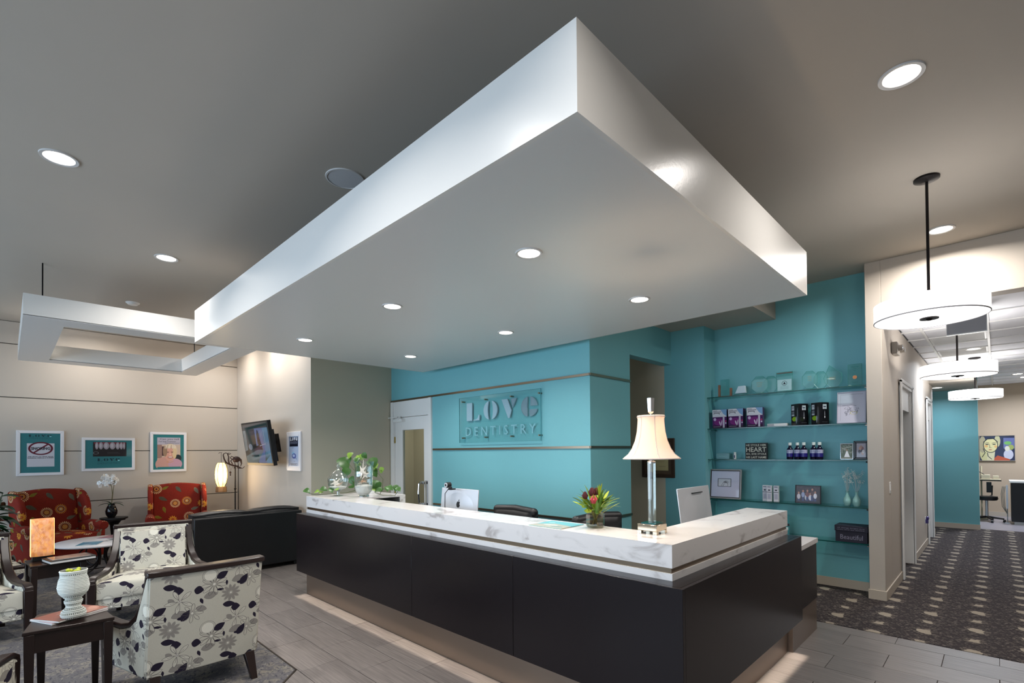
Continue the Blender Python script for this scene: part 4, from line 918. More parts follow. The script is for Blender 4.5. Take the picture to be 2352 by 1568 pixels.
award('oct', 'octagonal glass award with gold engraving, left of the blue emblem award', -2.05, .19, .21, yb(SH[0]), lambda t: gtext(t, .07, .14, ['AWARD', 'OF', 'MERIT']))
award('oct', 'plain octagonal glass disc overlapping the gold engraved one', -1.94, .16, .205, yb(SH[0])).location.y = 6.455
def emblem(t):
    MB().box(-.075, -.0105, .02, .075, -.0095, .15).build('label_card', mat('pale_award_card', (176, 214, 216), .4), t)
    mb = MB(); n = 28
    mb.add([(.028*math.cos(2*PI*k/n), -.0112, .105+.028*math.sin(2*PI*k/n)) for k in range(n)]+[(.024*math.cos(2*PI*k/n), -.0112, .105+.024*math.sin(2*PI*k/n)) for k in range(n)], [(k, (k+1) % n, n+(k+1) % n, n+k) for k in range(n)])
    mb.prism([(-.015, .094), (.015, .094), (0, .122)], 'y', -.0115, -.0112).build('emblem', M_blackink, t)
    for z in (.065, .052, .04): MB().box(-.045, -.0112, z, .045, -.011, z+.002).build('text_line', mat('award_print', (96, 150, 150), .5), t)
    MB().box(-.082, -.0105, .222, .082, .0105, .232).build('dark_top', M_gap, t)
award('rect', 'rectangular glass award with a dark round emblem', -1.775, .175, .238, yb(SH[0]), emblem)
award('oct', 'octagonal glass award right of the emblem award', -1.515, .155, .21, yb(SH[0]), lambda t: gtext(t, .045, .155, ['X', 'TOP', 'AWARD']))
award('oct', 'faint glass disc behind the octagonal award', -1.42, .14, .20, yb(SH[0])).location.y = 6.47
award('lean', 'tall angular glass award with a slanting dark edge', -1.29, .17, .255, yb(SH[0]), lambda t: gtext(t, .06, .12, ['BEST', 'SMILE']))
def medal(t):
    MB().tube([(0, -.013, .10), (0, -.009, .10)], .02, n=20).build('medal', mat('bronze_medal', (170, 110, 70), .35, metal=.8), t)
    for z, w_ in ((.21, .07), (.19, .03), (.17, .02), (.05, .06), (.038, .05)): MB().box(-w_/2, -.0112, z, w_/2, -.011, z+.004).build('text_line', M_awedge, t)
award('rect', 'rectangular glass award with a round bronze medal at the right end', -1.085, .125, .24, yb(SH[0]), medal)
ba = thing('wood_back_award', 'clear award between two brown wooden uprights', 'award', (-2.465, 6.40, yb(SH[0])))
MB().box(-.085, -.03, 0, .09, .03, .012).box(-.085, -.012, .012, -.06, .012, .16).box(.06, -.012, .012, .085, .012, .11).build('wood_stand', mat('award_wood', (140, 96, 70), .5), ba, bevel=.002)
MB().box(-.055, -.01, .013, .055, .01, .225).build('plate', M_award, ba, bevel=.004)
for k in range(5): MB().box(-.02, -.0112, .10+k*.02, .02, -.0106, .103+k*.02).build('text_line', mat('faint_print', (120, 170, 175), .5), ba)
ca = thing('crystal_paperweight', 'white frosted trapezoid crystal on an oval glass foot', 'award', (-2.275, 6.39, yb(SH[0])))
MB().prism([(-.06, .03), (.07, .03), (.06, .12), (-.02, .12)], 'y', -.02, .02).build('crystal', mat('frosted_crystal', (205, 225, 235), .15), ca, bevel=.004)
MB().lathe([(0, 0), (.085, .002), (.09, .012), (.075, .024), (.04, .03), (0, .03)], n=28, sy=.55).build('foot', M_award, ca, smooth=True)
# second shelf: boxes
def whitening_box_mat():
    im = Im(.18, .24, 1100, (70, 24, 86)); im.rect(0, 0, .18, .095, (206, 208, 216)); im.poly([(.1, 0), (.18, 0), (.18, .09), (.14, .06)], (120, 160, 200)); im.rect(.01, .014, .06, .018, (60, 60, 70)); im.rect(.01, .026, .11, .032, (40, 40, 50)); im.rect(.016, .042, .09, .048, (30, 30, 40)); im.rect(.016, .048, .022, .062, (30, 30, 40)); im.rect(.084, .048, .09, .062, (30, 30, 40))
    im.ell(.09, .16, .07, .045, (112, 32, 110)); im.ell(.03, .125, .017, .019, (190, 170, 206)); im.rect(.13, .085, .152, .235, (188, 184, 200)); im.rect(.0, .205, .18, .24, (44, 16, 50)); im.rect(.13, .205, .152, .235, (188, 184, 200)); im.leaf(.095, .18, .07, .014, (206, 200, 214), 1.3); im.leaf(.115, .175, .08, .012, (190, 184, 200), 1.7)
    im.ell(.168, .15, .008, .009, (190, 60, 100)); im.ell(.168, .175, .008, .011, (206, 200, 214)); im.rect(.01, .218, .1, .222, (180, 170, 190)); im.speck(4); return print_mat('purple_box_print', im, .55, spec=.2)
M_purple = whitening_box_mat()
for k, (x, lb) in enumerate(((-2.515, 'leftmost of the three purple and white whitening kit boxes'), (-2.318, 'middle one of the three purple and white whitening kit boxes'), (-2.098, 'rightmost of the three purple and white whitening kit boxes'))):
    t = thing('whitening_box', lb, 'box', (x, 6.38, yb(SH[1])), [.06, .05, .12][k], 'purple whitening kit boxes')
    MB().box(-.088, -.05, 0, .088, .06, .238).build('carton', mat('purple_card', (70, 34, 86), .4), t, bevel=.001, seg=1)
    MB().box(-.0875, -.0512, .001, .0875, -.0503, .237).build('front_print', M_purple, t, uv=(0, 2, (-.0875, .0875), (.001, .237)))
pb = thing('white_packet', 'flat white packet lying on the second shelf', 'packet', (-1.85, 6.38, yb(SH[1])))
MB().box(-.105, -.04, 0, .105, .05, .032).build('carton', M_white, pb, bevel=.002); MB().box(-.10, -.0415, .003, -.03, -.0403, .029).build('front_print', mat('grey_print', (176, 176, 182), .5), pb)
def black_box_mat(side):
    im = Im(.12, .25, 1100, (20, 20, 24)); q = random.Random(side)
    if side == 0:
        im.rect(.01, .02, .05, .075, (196, 200, 206)); im.rect(.01, .085, .05, .115, (120, 124, 130)); im.rect(.01, .12, .05, .14, (190, 194, 200)); im.ell(.05, .175, .036, .026, (150, 190, 30)); im.rect(.016, .04, .044, .045, (40, 40, 60)); im.leaf(.1, .14, .2, .02, (90, 94, 100), PI/2); im.leaf(.08, .19, .09, .018, (170, 174, 180), PI/2)
    else:
        im.rect(.04, .02, .09, .075, (200, 204, 212)); im.rect(.048, .042, .082, .052, (40, 46, 70)); im.leaf(.065, .14, .10, .012, (110, 114, 120), PI/2); im.ell(.065, .165, .007, .009, (220, 222, 226)); im.rect(.03, .22, .1, .223, (90, 90, 96))
    im.speck(3); return print_mat('black_box_print', im, .25, coat=.4)
MBX = [black_box_mat(0), black_box_mat(1)]
for k, (x, lb) in enumerate(((-1.625, 'left one of the two black electric toothbrush cartons'), (-1.42, 'right one of the two black electric toothbrush cartons'))):
    t = thing('toothbrush_carton', lb, 'box', (x, 6.405, yb(SH[1])), -.62, 'black toothbrush cartons')
    MB().box(-.06, -.06, 0, .06, .06, .248).build('carton', mat('black_card', (16, 16, 20), .35), t, bevel=.001, seg=1)
    for q_ in (0, 1):
        s_ = MB().box(-.0595, -.0612, .001, .0595, -.0603, .247).build('printed_face', MBX[q_], t, uv=(0, 2, (-.0595, .0595), (.001, .247)))
        if q_ == 1: s_.rotation_euler = (0, 0, PI/2)
im = Im(.24, .32, 800, (196, 194, 208)); im.rect(.02, .02, .22, .024, (150, 148, 160)); im.rect(.02, .02, .023, .3, (160, 158, 170)); q = random.Random(8)
for k in range(26): x, y = .06+q.random()*.12, .15+q.random()*.08; im.line([(x, y), (x+q.uniform(-.02, .02), y+q.uniform(.005, .03)), (x+q.uniform(-.02, .02), y+q.uniform(-.02, .02))], .002, (96, 96, 110))
im.line([(.04, .14), (.12, .135), (.16, .145)], .003, (80, 84, 100)); im.ell(.14, .22, .03, .015, (180, 176, 110), ring=.003)
framed('sketch_frame', 'large pale framed line sketch leaning at the right end of the second shelf', 'picture', (-1.115, 6.35, yb(SH[1])), 0, .262, .345, .008, mat('pale_frame', (170, 166, 180), .3), im, tilt=-.14, coat=1)
# third shelf
gb = thing('etched_glass_block', 'small etched glass block on the third shelf', 'award', (-2.50, 6.40, yb(SH[2])))
MB().box(-.08, -.02, 0, .08, .02, .075).build('block', mat('etched_glass', (106, 150, 156), .2), gb, bevel=.003)
words('AWARD', mat('etched_print', (140, 190, 196), .5), gb, .1, (0, -.0205, .035))
tb = thing('small_tube_bottle', 'tiny white bottle with a blue mark beside the glass block', 'bottle', (-2.355, 6.40, yb(SH[2])))
MB().lathe([(0, 0), (.015, .0), (.016, .06), (.012, .066), (.012, .07), (0, .07)], n=18).build('body', M_white, tb, smooth=True); MB().lathe([(.014, .068), (.014, .088), (0, .088)], n=18).build('cap', M_white, tb)
MB().box(-.006, -.0172, .015, .006, -.0158, .05).build('label', mat('navy_print', (40, 44, 100), .4), tb)
hs_ = thing('word_sign', 'black block sign reading HE STOLE HER HEART SO, SHE STOLE HIS LAST NAME', 'sign', (-2.095, 6.39, yb(SH[2])), .06)
MB().box(-.123, -.02, 0, .123, .02, .198).build('block', mat('sign_black', (24, 24, 24), .6), hs_, bevel=.001)
M_cream = mat('cream_print', (206, 204, 190), .6)
for s_, z, h, w_ in (('HE STOLE HER', .171, .026, .225), ('HEART', .118, .056, .225), ('SO, SHE STOLE', .063, .024, .225), ('HIS LAST NAME', .024, .026, .225)): words(s_, M_cream, hs_, w_, (0, -.0206, z), height=h, bold=.01)
M_rinse = mat('deep_purple_bottle', (20, 12, 42), .08, spec=.7); M_rlabel = mat('rinse_label', (176, 178, 204), .4); M_rlabel2 = mat('rinse_label_blue', (36, 30, 116), .35)
proto = None
for x, y, lb in ((-1.73, 6.40, 'single dark rinse bottle left of the two pairs'), (-1.652, 6.40, 'left bottle of the middle pair of dark rinse bottles'), (-1.583, 6.385, 'right bottle of the middle pair of dark rinse bottles'), (-1.490, 6.41, 'left bottle of the right pair of dark rinse bottles'), (-1.426, 6.385, 'right bottle of the right pair of dark rinse bottles')):
    if proto: dup(proto, (x, y, yb(SH[2])), 0, lb); continue
    proto = t = thing('rinse_bottle', lb, 'bottle', (x, y, yb(SH[2])), 0, 'dark rinse bottles')
    MB().lathe([(0, 0), (.033, 0), (.036, .006), (.036, .10), (.033, .118), (.02, .138), (.014, .148), (.014, .165), (0, .165)], n=24).build('body', M_rinse, t, smooth=True)
    MB().shell([(.0368, .072), (.0368, .112)], n=24).build('label', M_rlabel, t, smooth=True)
    MB().shell([(.0368, .03), (.0368, .072)], n=24).build('label', M_rlabel2, t, smooth=True)
    MB().lathe([(.018, .163), (.018, .192), (.016, .195), (0, .195)], n=20).build('cap', M_white, t, smooth=True)
    words('RINSE', M_rlabel2, t, .036, (0, -.0374, .095), height=.009)
def wedding():
    im = Im(.12, .17, 900, (84, 96, 80)); q = random.Random(3)
    for k in range(60): im.ell(q.random()*.12, q.random()*.1, .01, .008, q.choice([(60, 76, 60), (120, 130, 110), (150, 150, 150)]), alpha=.5)
    im.line([(.01, .05), (.11, .03)], .008, (170, 170, 160)); im.poly([(.055, .08), (.068, .08), (.095, .155), (.03, .155)], (226, 226, 230)); im.ell(.061, .07, .007, .009, (170, 130, 110)); im.rect(0, .15, .12, .17, (120, 124, 110)); return im
framed('framed_photo', 'silver framed photo of a bride in a garden', 'photo', (-1.165, 6.37, yb(SH[2])), .05, .118, .175, .008, M_chrome, wedding(), tilt=-.08)
im = Im(.09, .14, 900, (150, 140, 150)); q = random.Random(6)
for k in range(7): im.ell(.02+q.random()*.05, .05+q.random()*.06, .012, .018, q.choice([(206, 196, 196), (120, 70, 70), (60, 50, 60), (180, 130, 110)]))
im.ell(.045, .035, .011, .013, (150, 110, 90))
framed('framed_photo', 'black framed family photo at the right end of the third shelf', 'photo', (-1.035, 6.37, yb(SH[2])), -.06, .135, .20, .025, mat('black_frame', (16, 14, 18), .3), im, tilt=-.06)
# fourth shelf
im = Im(.33, .33, 900, (196, 194, 216)); im.rect(.078, .095, .235, .20, (30, 26, 40)); im.rect(.084, .101, .229, .194, (200, 200, 210)); im.line([(.12, .19), (.14, .15), (.17, .125), (.195, .13), (.20, .15), (.19, .16), (.20, .175), (.19, .19)], .003, (40, 38, 50)); im.line([(.14, .19), (.155, .16)], .004, (70, 66, 76)); im.line([(.165, .15), (.19, .148)], .006, (50, 46, 56)); im.ell(.165, .14, .02, .012, (120, 116, 126)); im.speck(3)
framed('caricature_frame', 'large silver framed pencil portrait with wide pale mount on the fourth shelf', 'picture', (-2.462, 6.345, yb(SH[3])), 0, .395, .372, .016, mat('pewter_frame', (140, 134, 130), .35, metal=.5), im, tilt=-.12, lip=M_black)
im = Im(.06, .19, 1100, (206, 206, 216)); im.rect(.008, .012, .05, .02, (90, 90, 110)); im.ell(.03, .055, .014, .009, (60, 56, 70)); im.rect(0, .077, .06, .083, (40, 40, 56)); im.rect(.012, .1, .048, .16, (180, 178, 196)); im.rect(.0, .17, .06, .19, (226, 226, 232)); im.speck(2); M_tooth = print_mat('white_slim_box_print', im, .35)
for x, y, lb in ((-2.005, 6.40, 'leftmost of the three slim white cartons'), (-1.95, 6.375, 'middle one of the three slim white cartons'), (-1.878, 6.385, 'rightmost of the three slim white cartons, set apart')):
    t = thing('slim_carton', lb, 'box', (x, y, yb(SH[3])), .05, 'slim white cartons')
    MB().box(-.027, -.02, 0, .027, .022, .188).build('carton', M_white, t, bevel=.001, seg=1)
    MB().box(-.0265, -.0212, .0005, .0265, -.0203, .1875).build('front_print', M_tooth, t, uv=(0, 2, (-.0265, .0265), (.0005, .1875)))
im = Im(.25, .19, 900, (52, 36, 44)); q = random.Random(1)
for k in range(30): im.ell(q.random()*.25, q.random()*.06, .012, .008, (76, 50, 52), alpha=.5)
for x, y, c in ((.03, .10, (206, 200, 210)), (.075, .08, (150, 160, 196)), (.11, .11, (196, 200, 216)), (.15, .11, (206, 206, 220)), (.20, .09, (216, 216, 226)), (.12, .075, (120, 70, 70)), (.17, .06, (90, 60, 60))):
    im.ell(x, y+.02, .018, .03, c); im.ell(x, y-.02, .010, .013, (186, 136, 116)); im.rect(x-.012, y+.05, x+.012, .17, (60, 66, 110))
im.rect(0, .172, .25, .19, (40, 28, 34)); im.speck(5)
framed('framed_photo', 'unframed dark canvas photo of a family in white shirts', 'photo', (-1.545, 6.375, yb(SH[3])), .0, .255, .205, .006, mat('dark_canvas_edge', (40, 28, 34), .5), im, tilt=-.1, coat=.1)
M_celadon = mat('celadon_glaze', (150, 196, 190), .18, spec=.6)
for k, (x, y, lb) in enumerate(((-1.175, 6.405, 'left celadon bottle vase with white berry twigs'), (-1.085, 6.375, 'right celadon bottle vase with white berry twigs'))):
    t = thing('twig_vase', lb, 'vase', (x, y, yb(SH[3])), 0, 'celadon vases with berry twigs')
    MB().lathe([(0, 0), (.024, 0), (.03, .01), (.039, .045), (.036, .075), (.02, .105), (.013, .125), (.013, .145), (.02, .158), (.014, .158), (.009, .145), (0, .12)], n=24).build('vase_body', M_celadon, t, smooth=True)
    q = random.Random(20+k); tw = MB(); bb = MB(); nb = 0
    for j in range(13):
        a = q.random()*2*PI; sp_ = q.uniform(.02, .075); h = q.uniform(.2, .40 if k == 0 else .36)
        P = [(0, 0, .12), (sp_*.25*math.cos(a), sp_*.25*math.sin(a), .17), (sp_*.7*math.cos(a), sp_*.6*math.sin(a), .14+h*.5), (sp_*math.cos(a+.2), sp_*.8*math.sin(a+.2), .10+h*.8)]
        tw.tube(P, .0011, n=4)
        for i in range(11):
            u = q.uniform(.45, 1); A_ = Vector(P[2]).lerp(Vector(P[3]), (u-.45)/.55); A_ += Vector((q.uniform(-.014, .014), q.uniform(-.01, .01), q.uniform(-.01, .012))); bb.ball(A_, .0032, n=6, m=4)
    tag(tw.build('twigs', mat('white_twig', (190, 200, 200), .6), t), kind='stuff'); tag(bb.build('berries', mat('pearl_berry', (226, 226, 220), .35), t, smooth=True), 'white berries', kind='stuff')
# lowest shelf
bx = thing('keepsake_box', 'dark blue lidded box lettered Beautiful on the lowest shelf', 'box', (-1.135, 6.40, yb(SH[4])), 0)
M_navybox = mat('chalk_navy_card', (34, 32, 48), .6, noise=.3, nscale=12); M_chalk = mat('chalk_lettering', (136, 134, 152), .7)
MB().box(-.135, -.10, 0, .15, .12, .125).build('body', M_navybox, bx, bevel=.002); MB().box(-.142, -.107, .115, .157, .127, .175).build('lid', M_navybox, bx, bevel=.003)
words('Beautiful', M_chalk, bx, .20, (.01, -.1015, .055), height=.05)
for z, s_ in ((.150, 'all things bright and'), (.132, 'you are so loved')): words(s_, M_chalk, bx, .24, (.005, -.108, z), height=.012)
words('all things bright and beautiful', M_chalk, bx, .25, (.005, .0, .1756), rot=(0, 0, 0), height=.02)
im = Im(.1, .2, 900, (46, 130, 136)); im.rect(0, .085, .1, .11, (24, 30, 40)); im.rect(.01, .12, .09, .15, (206, 214, 216)); im.rect(.01, .16, .06, .19, (180, 190, 196))
bs = thing('brochure_stand', 'teal leaflet propped up behind the marble ledge end', 'brochure', (-1.80, 6.36, yb(SH[4])), .1, rot=(-.1, 0, .1))
MB().box(-.06, -.003, 0, .06, .0, .23).build('leaflet', print_mat('teal_leaflet_print', im, .4), bs, uv=(0, 2, (-.06, .06), (0, .23))); MB().box(-.065, .001, 0, .065, .004, .12).box(-.065, -.03, 0, .065, .004, .003).build('holder', M_vglass, bs)
# diploma in the passage
im = Im(.4, .46, 600, (84, 66, 50)); im.rect(.04, .05, .36, .41, (176, 164, 120)); im.rect(.12, .08, .28, .10, (120, 100, 70))
for k in range(8): im.rect(.08, .13+k*.022, .32-.02*(k % 3), .133+k*.022, (120, 106, 80))
im.ell(.14, .36, .03, .03, (90, 80, 76)); im.rect(.22, .35, .32, .353, (90, 80, 60))
framed('diploma', 'certificate in an ornate dark gilt frame behind the lamp', 'diploma', (-3.30, 6.213, 1.18), 0, .48, .53, .05, mat('dark_gilt', (70, 52, 40), .4, metal=.4, bump=1, bscale=60), im)
# ------------------------------------------------------------ lantern floor lamp
fl = thing('lantern_floor_lamp', 'iron floor lamp with a scrolled bird sculpture holding a glowing paper lantern', 'floor lamp', (-9.4, 2.76, 0))
MB().tube([(0, 0, .02), (0, 0, 1.36)], .011, n=8).tube([(.0, .05, .02), (0, .05, 1.36)], .006, n=6).ball((0, 0, .95), .02).ball((0, 0, 1.0), .014).build('pole', M_iron, fl, smooth=True)
MB().lathe([(0, 0), (.15, 0), (.15, .012), (.1, .025), (.02, .035), (0, .035)], n=28).build('base', M_iron, fl, smooth=True)
M_rust = mat('patinated_iron', (48, 34, 34), .5, metal=.5, bump=.6, bscale=60)
sb = MB()   # two long-necked birds back to back on a branch (y runs along the wall)
sb.tube([(0, .10, 1.30), (0, .03, 1.335), (0, -.06, 1.36), (0, -.14, 1.40), (0, -.17, 1.46), (0, -.185, 1.53), (0, -.175, 1.56)], [.008, .012, .014, .014, .011, .009, .006], n=7)
sb.tube([(0, -.09, 1.37), (0, -.105, 1.44), (0, -.10, 1.50), (0, -.12, 1.55), (0, -.09, 1.57)], [.012, .012, .010, .008, .004], n=7)
sb.tube([(0, -.04, 1.37), (0, -.07, 1.43), (0, -.03, 1.47), (0, .02, 1.46), (0, .01, 1.41), (0, -.03, 1.42)], .009, n=6)
sb.ball((0, .02, 1.455), .035, .062, .052, n=12, m=8).tube([(0, .05, 1.48), (0, .09, 1.44), (0, .10, 1.38), (0, .085, 1.33)], [.022, .018, .010, .004], n=7)
sb.tube([(0, -.02, 1.49), (0, -.06, 1.51), (0, -.075, 1.48), (0, -.05, 1.46)], .008, n=6)
for y in (-.01, .04): sb.tube([(0, y, 1.42), (0, y+.01, 1.36), (0, y-.01, 1.30)], .006, n=5)
for k in range(10): a = k*.7; sb.ball((.008*math.sin(a*3), -.17+k*.011, 1.555+.012*math.sin(a)), .009, .008, .007, n=6, m=4)
sb.tube([(0, -.2, 1.57), (0, -.235, 1.575), (0, -.255, 1.56)], .004, n=5).tube([(0, .04, 1.30), (0, .12, 1.30), (0, .15, 1.33)], .006, n=5)
sb.build('bird_sculpture', M_rust, fl, smooth=True)
MB().tube([(0, -.09, 1.36), (0, -.075, 1.26), (0, -.02, 1.36)], .003, n=5).ball((0, -.075, 1.23), .016, .016, .022).ball((0, -.075, 1.19), .013).build('hanging_bead', M_rust, fl, smooth=True)
MB().tube([(0, -.215, 1.565), (0, -.215, 1.405)], .003, n=5).build('hanger_cord', M_iron, fl)
lp = [(.055, 1.0), (.082, 1.06), (.097, 1.14), (.10, 1.21), (.092, 1.30), (.075, 1.37), (.055, 1.40)]
MB().lathe([(r, z) for r, z in lp], (0, -.215, 0), n=8).build('lantern_shade', mat('glowing_paper', (250, 236, 180), .8, emit=(255, 226, 140), estr=1.25), fl)
mb = MB()
for k in range(8): a = 2*PI*k/8; mb.tube([(.002*math.cos(a)+r*math.cos(a), -.215+(r+.002)*math.sin(a), z) for r, z in lp], .0032, n=4)
tag(mb.build('shade_ribs', M_iron, fl), kind='stuff')
MB().lathe([(0, .905), (.085, .905), (.088, .915), (.082, .995), (.06, 1.0), (0, 1.0)], (0, -.215, 0), n=8).build('lantern_base', mat('brown_lantern_base', (110, 84, 56), .5), fl)
pl_ = bpy.data.lights.new('lantern_bulb', 'POINT'); pl_.energy = 9; pl_.color = (1, .72, .42); pl_.shadow_soft_size = .08
po = bpy.data.objects.new('lantern_bulb', pl_); COL.objects.link(po); po.location = (-9.22, 2.50, 1.2)
# ------------------------------------------------------------ orchid on a pedestal
pt = thing('pedestal_table', 'small round black pedestal table between the red chairs', 'side table', (-9.5, 1.13, 0))
MB().lathe([(0, 0), (.14, 0), (.14, .02), (.04, .05), (.03, .3), (.05, .5), (.09, .56), (.14, .57), (.14, .585), (.17, .59), (.17, .612), (0, .612)], n=32).build('pedestal', M_black, pt, smooth=True)
orc = thing('potted_orchid', 'white orchid in a round black pot on the pedestal table', 'orchid', (-9.5, 1.10, .613))
MB().lathe([(0, 0), (.04, 0), (.07, .05), (.075, .10), (.055, .16), (.04, .185), (.045, .20), (.035, .20), (.03, .17), (0, .17)], n=28).build('pot', mat('black_glaze', (14, 14, 18), .12), orc, smooth=True)
M_leafd = mat('dark_green_leaf', (28, 52, 30), .35, noise=.3, nscale=20)
def blade(L, w_, droop, n=8):
    """arching strap leaf from origin along +x"""
    V = []; 
    for i in range(n+1):
        t = i/n; x = L*t; z = droop[0]*t-droop[1]*t*t; hw = w_/2*math.sin(PI*min(.98, .12+.86*t))**.7
        V += [(x, -hw, z+.15*hw), (x, 0, z-.25*hw), (x, hw, z+.15*hw)]
    Fs = [(i*3+k, i*3+k+1, i*3+k+4, i*3+k+3) for i in range(n) for k in (0, 1)]
    return MB().add(V, Fs)
ob = blade(.17, .045, (.10, .12)).build('leaf', M_leafd, orc, smooth=True); ob.location = (0, 0, .19); ob.rotation_euler = (0, 0, .9)
for a, s_, e in ((1.9, .9, .2), (3.2, .8, -.3), (4.2, 1, 0), (5.3, .9, .5), (-.3, .8, .1), (1.4, .55, -1.0)): o = ob.copy(); COL.objects.link(o); o.rotation_euler = (0, -e, a); o.scale = (s_,)*3
MB().tube([(0, 0, .18), (.01, .01, .35), (.0, .0, .47), (-.01, -.03, .56), (.0, -.08, .60)], .004, n=6).tube([(0.005, 0, .18), (.0, .02, .40), (.01, .03, .50), (.0, .03, .57)], .004, n=6).build('stem', mat('orchid_stem', (90, 84, 44), .6), orc, smooth=True)
M_orchid = mat('white_orchid_petal', (240, 240, 238), .5); q = random.Random(3); fl0 = None
for k in range(34):
    c = (q.gauss(0, .038), -.03+q.gauss(0, .058), .55+q.gauss(0, .042))
    if fl0 is None:
        mb = MB()
        for j in range(5): a = j*2*PI/5+.3; mb.ball((.004, .020*math.cos(a), .020*math.sin(a)), .005, .017 if j % 2 else .013, .015, n=8, m=5)
        fl0 = mb.ball((.01, 0, -.002), .007, .006, .006, n=6, m=4).build('blossom', M_orchid, orc, smooth=True); o = fl0
    else: o = fl0.copy(); COL.objects.link(o)
    o.location = c; o.rotation_euler = (q.uniform(-.5, .5), q.uniform(-.6, .6), q.uniform(-.9, .9))
# ------------------------------------------------------------ leafy plant at the left edge
lpnt = thing('leafy_plant', 'tall dark glossy-leaved plant at the left edge beside the red chair', 'plant', (-8.72, -.13, 0))
MB().lathe([(0, 0), (.13, 0), (.17, .28), (.18, .30), (.155, .30), (.15, .27), (0, .27)], n=28).build('planter', M_black, lpnt, smooth=True)
q = random.Random(31); mb = MB(); tips = []
for k in range(9):
    a = k*2*PI/9+q.uniform(-.2, .2); h = q.uniform(.75, 1.2); sp_ = q.uniform(.08, .2)
    P = [(0, 0, .27), (sp_*.3*math.cos(a), sp_*.3*math.sin(a), .27+(h-.27)*.5), (sp_*math.cos(a), sp_*math.sin(a), h)]; mb.tube(P, [.009, .007, .004], n=5); tips.append(P)
mb.build('stems', mat('plant_stem', (50, 60, 34), .6), lpnt, smooth=True)
M_gleaf = mat('glossy_dark_leaf', (26, 56, 34), .22, spec=.6, noise=.3, nscale=9)
lf = None
for P in tips:
    for j in range(9):
        t = .22+.78*j/8; i = 0 if t < .5 else 1; u = (t*2) % 1 if t < 1 else 1; c = Vector(P[i]).lerp(Vector(P[min(2, i+1)]), u if t < 1 else 1)
        if lf is None: o = lf = blade(.24, .095, (.05, .11)).build('leaf', M_gleaf, lpnt, smooth=True)
        else: o = lf.copy(); COL.objects.link(o)
        o.location = c; o.rotation_euler = (q.uniform(-.4, .4), q.uniform(-.5, .7), q.uniform(0, 2*PI)); k = q.uniform(.7, 1.1); o.scale = (k, k, k)
# ------------------------------------------------------------ things on the marble ledge
TOP = 1.0755
lampt = thing('table_lamp', 'crystal column table lamp with a white bell shade on the ledge corner', 'table lamp', (-1.44, 2.655, TOP), 0)
lampt.location.x = -1.425; lampt.location.y = 2.60
M_mirror = mat('antique_mirror', (196, 182, 160), .12, metal=.9)
MB().box(-.06, -.06, .018, .06, .06, .055).build('base_block', M_mirror, lampt, bevel=.003)
for sx, sy in ((-1, -1), (1, -1), (1, 1), (-1, 1)): MB().box(min(sx*.06, sx*.036), min(sy*.06, sy*.036), 0, max(sx*.06, sx*.036), max(sy*.06, sy*.036), .018).build('foot', M_mirror, lampt)
MB().box(-.045, -.045, .055, .045, .045, .062).build('glass_step', M_edgeglass, lampt)
MB().lathe([(.024, .062), (.026, .40), (0, .40)], n=6).build('crystal_column', mat('crystal', (226, 240, 236), .03, trans=.85, ior=1.5, spec=.8), lampt)
MB().lathe([(0, .40), (.024, .40), (.024, .41), (.012, .415), (.016, .428), (.008, .436), (.008, .47), (.004, .474), (.004, .70), (.008, .703)], n=20).build('neck', M_chrome, lampt, smooth=True)
bell = [(.158, .425), (.155, .432), (.13, .452), (.108, .485), (.09, .53), (.079, .58), (.074, .63), (.073, .655), (.077, .668), (.075, .675)]
def glowing_cloth(name, col, tr, emit, estr):
    m = mat(name, col, .8, emit=emit, estr=estr); nt = m.node_tree; b = nt.nodes['Principled BSDF']; t = nt.nodes.new('ShaderNodeBsdfTranslucent'); t.inputs[0].default_value = (*lin(col), 1)
    mx = nt.nodes.new('ShaderNodeMixShader'); mx.inputs[0].default_value = tr; nt.links.new(b.outputs[0], mx.inputs[1]); nt.links.new(t.outputs[0], mx.inputs[2]); nt.links.new(mx.outputs[0], nt.nodes['Material Output'].inputs[0]); return m
m = glowing_cloth('lamp_shade_silk', (246, 232, 220), .45, (255, 226, 200), .12)
MB().shell(bell, n=40).build('shade', m, lampt, smooth=True, solid=.0025)
tag(MB().tube([(.1585*math.cos(2*PI*k/40), .1585*math.sin(2*PI*k/40), .427) for k in range(41)], .004, n=6).tube([(.0775*math.cos(2*PI*k/40), .0775*math.sin(2*PI*k/40), .668) for k in range(41)], .003, n=6).build('shade_trim', mat('shade_piping', (222, 206, 196), .7), lampt, smooth=True), 'piped edges of the shade')
mb = MB()
for k in range(6): a = 2*PI*k/6+.25; mb.tube([((r+.001)*math.cos(a), (r+.001)*math.sin(a), z) for r, z in bell], .0022, n=5)
mb.build('shade_seam', MATS['shade_piping'], lampt)
MB().lathe([(.008, .685), (.016, .692), (.018, .697), (.023, .775), (0, .775)], n=6).build('finial', M_chrome, lampt)
for zz, e_, r_ in ((.57, 9, .03),):
    bl = bpy.data.lights.new('lamp_bulb', 'POINT'); bl.energy = e_; bl.color = (1, .74, .48); bl.shadow_soft_size = r_
    bo = bpy.data.objects.new('lamp_bulb', bl); COL.objects.link(bo); bo.location = (lampt.location.x, lampt.location.y, TOP+zz)
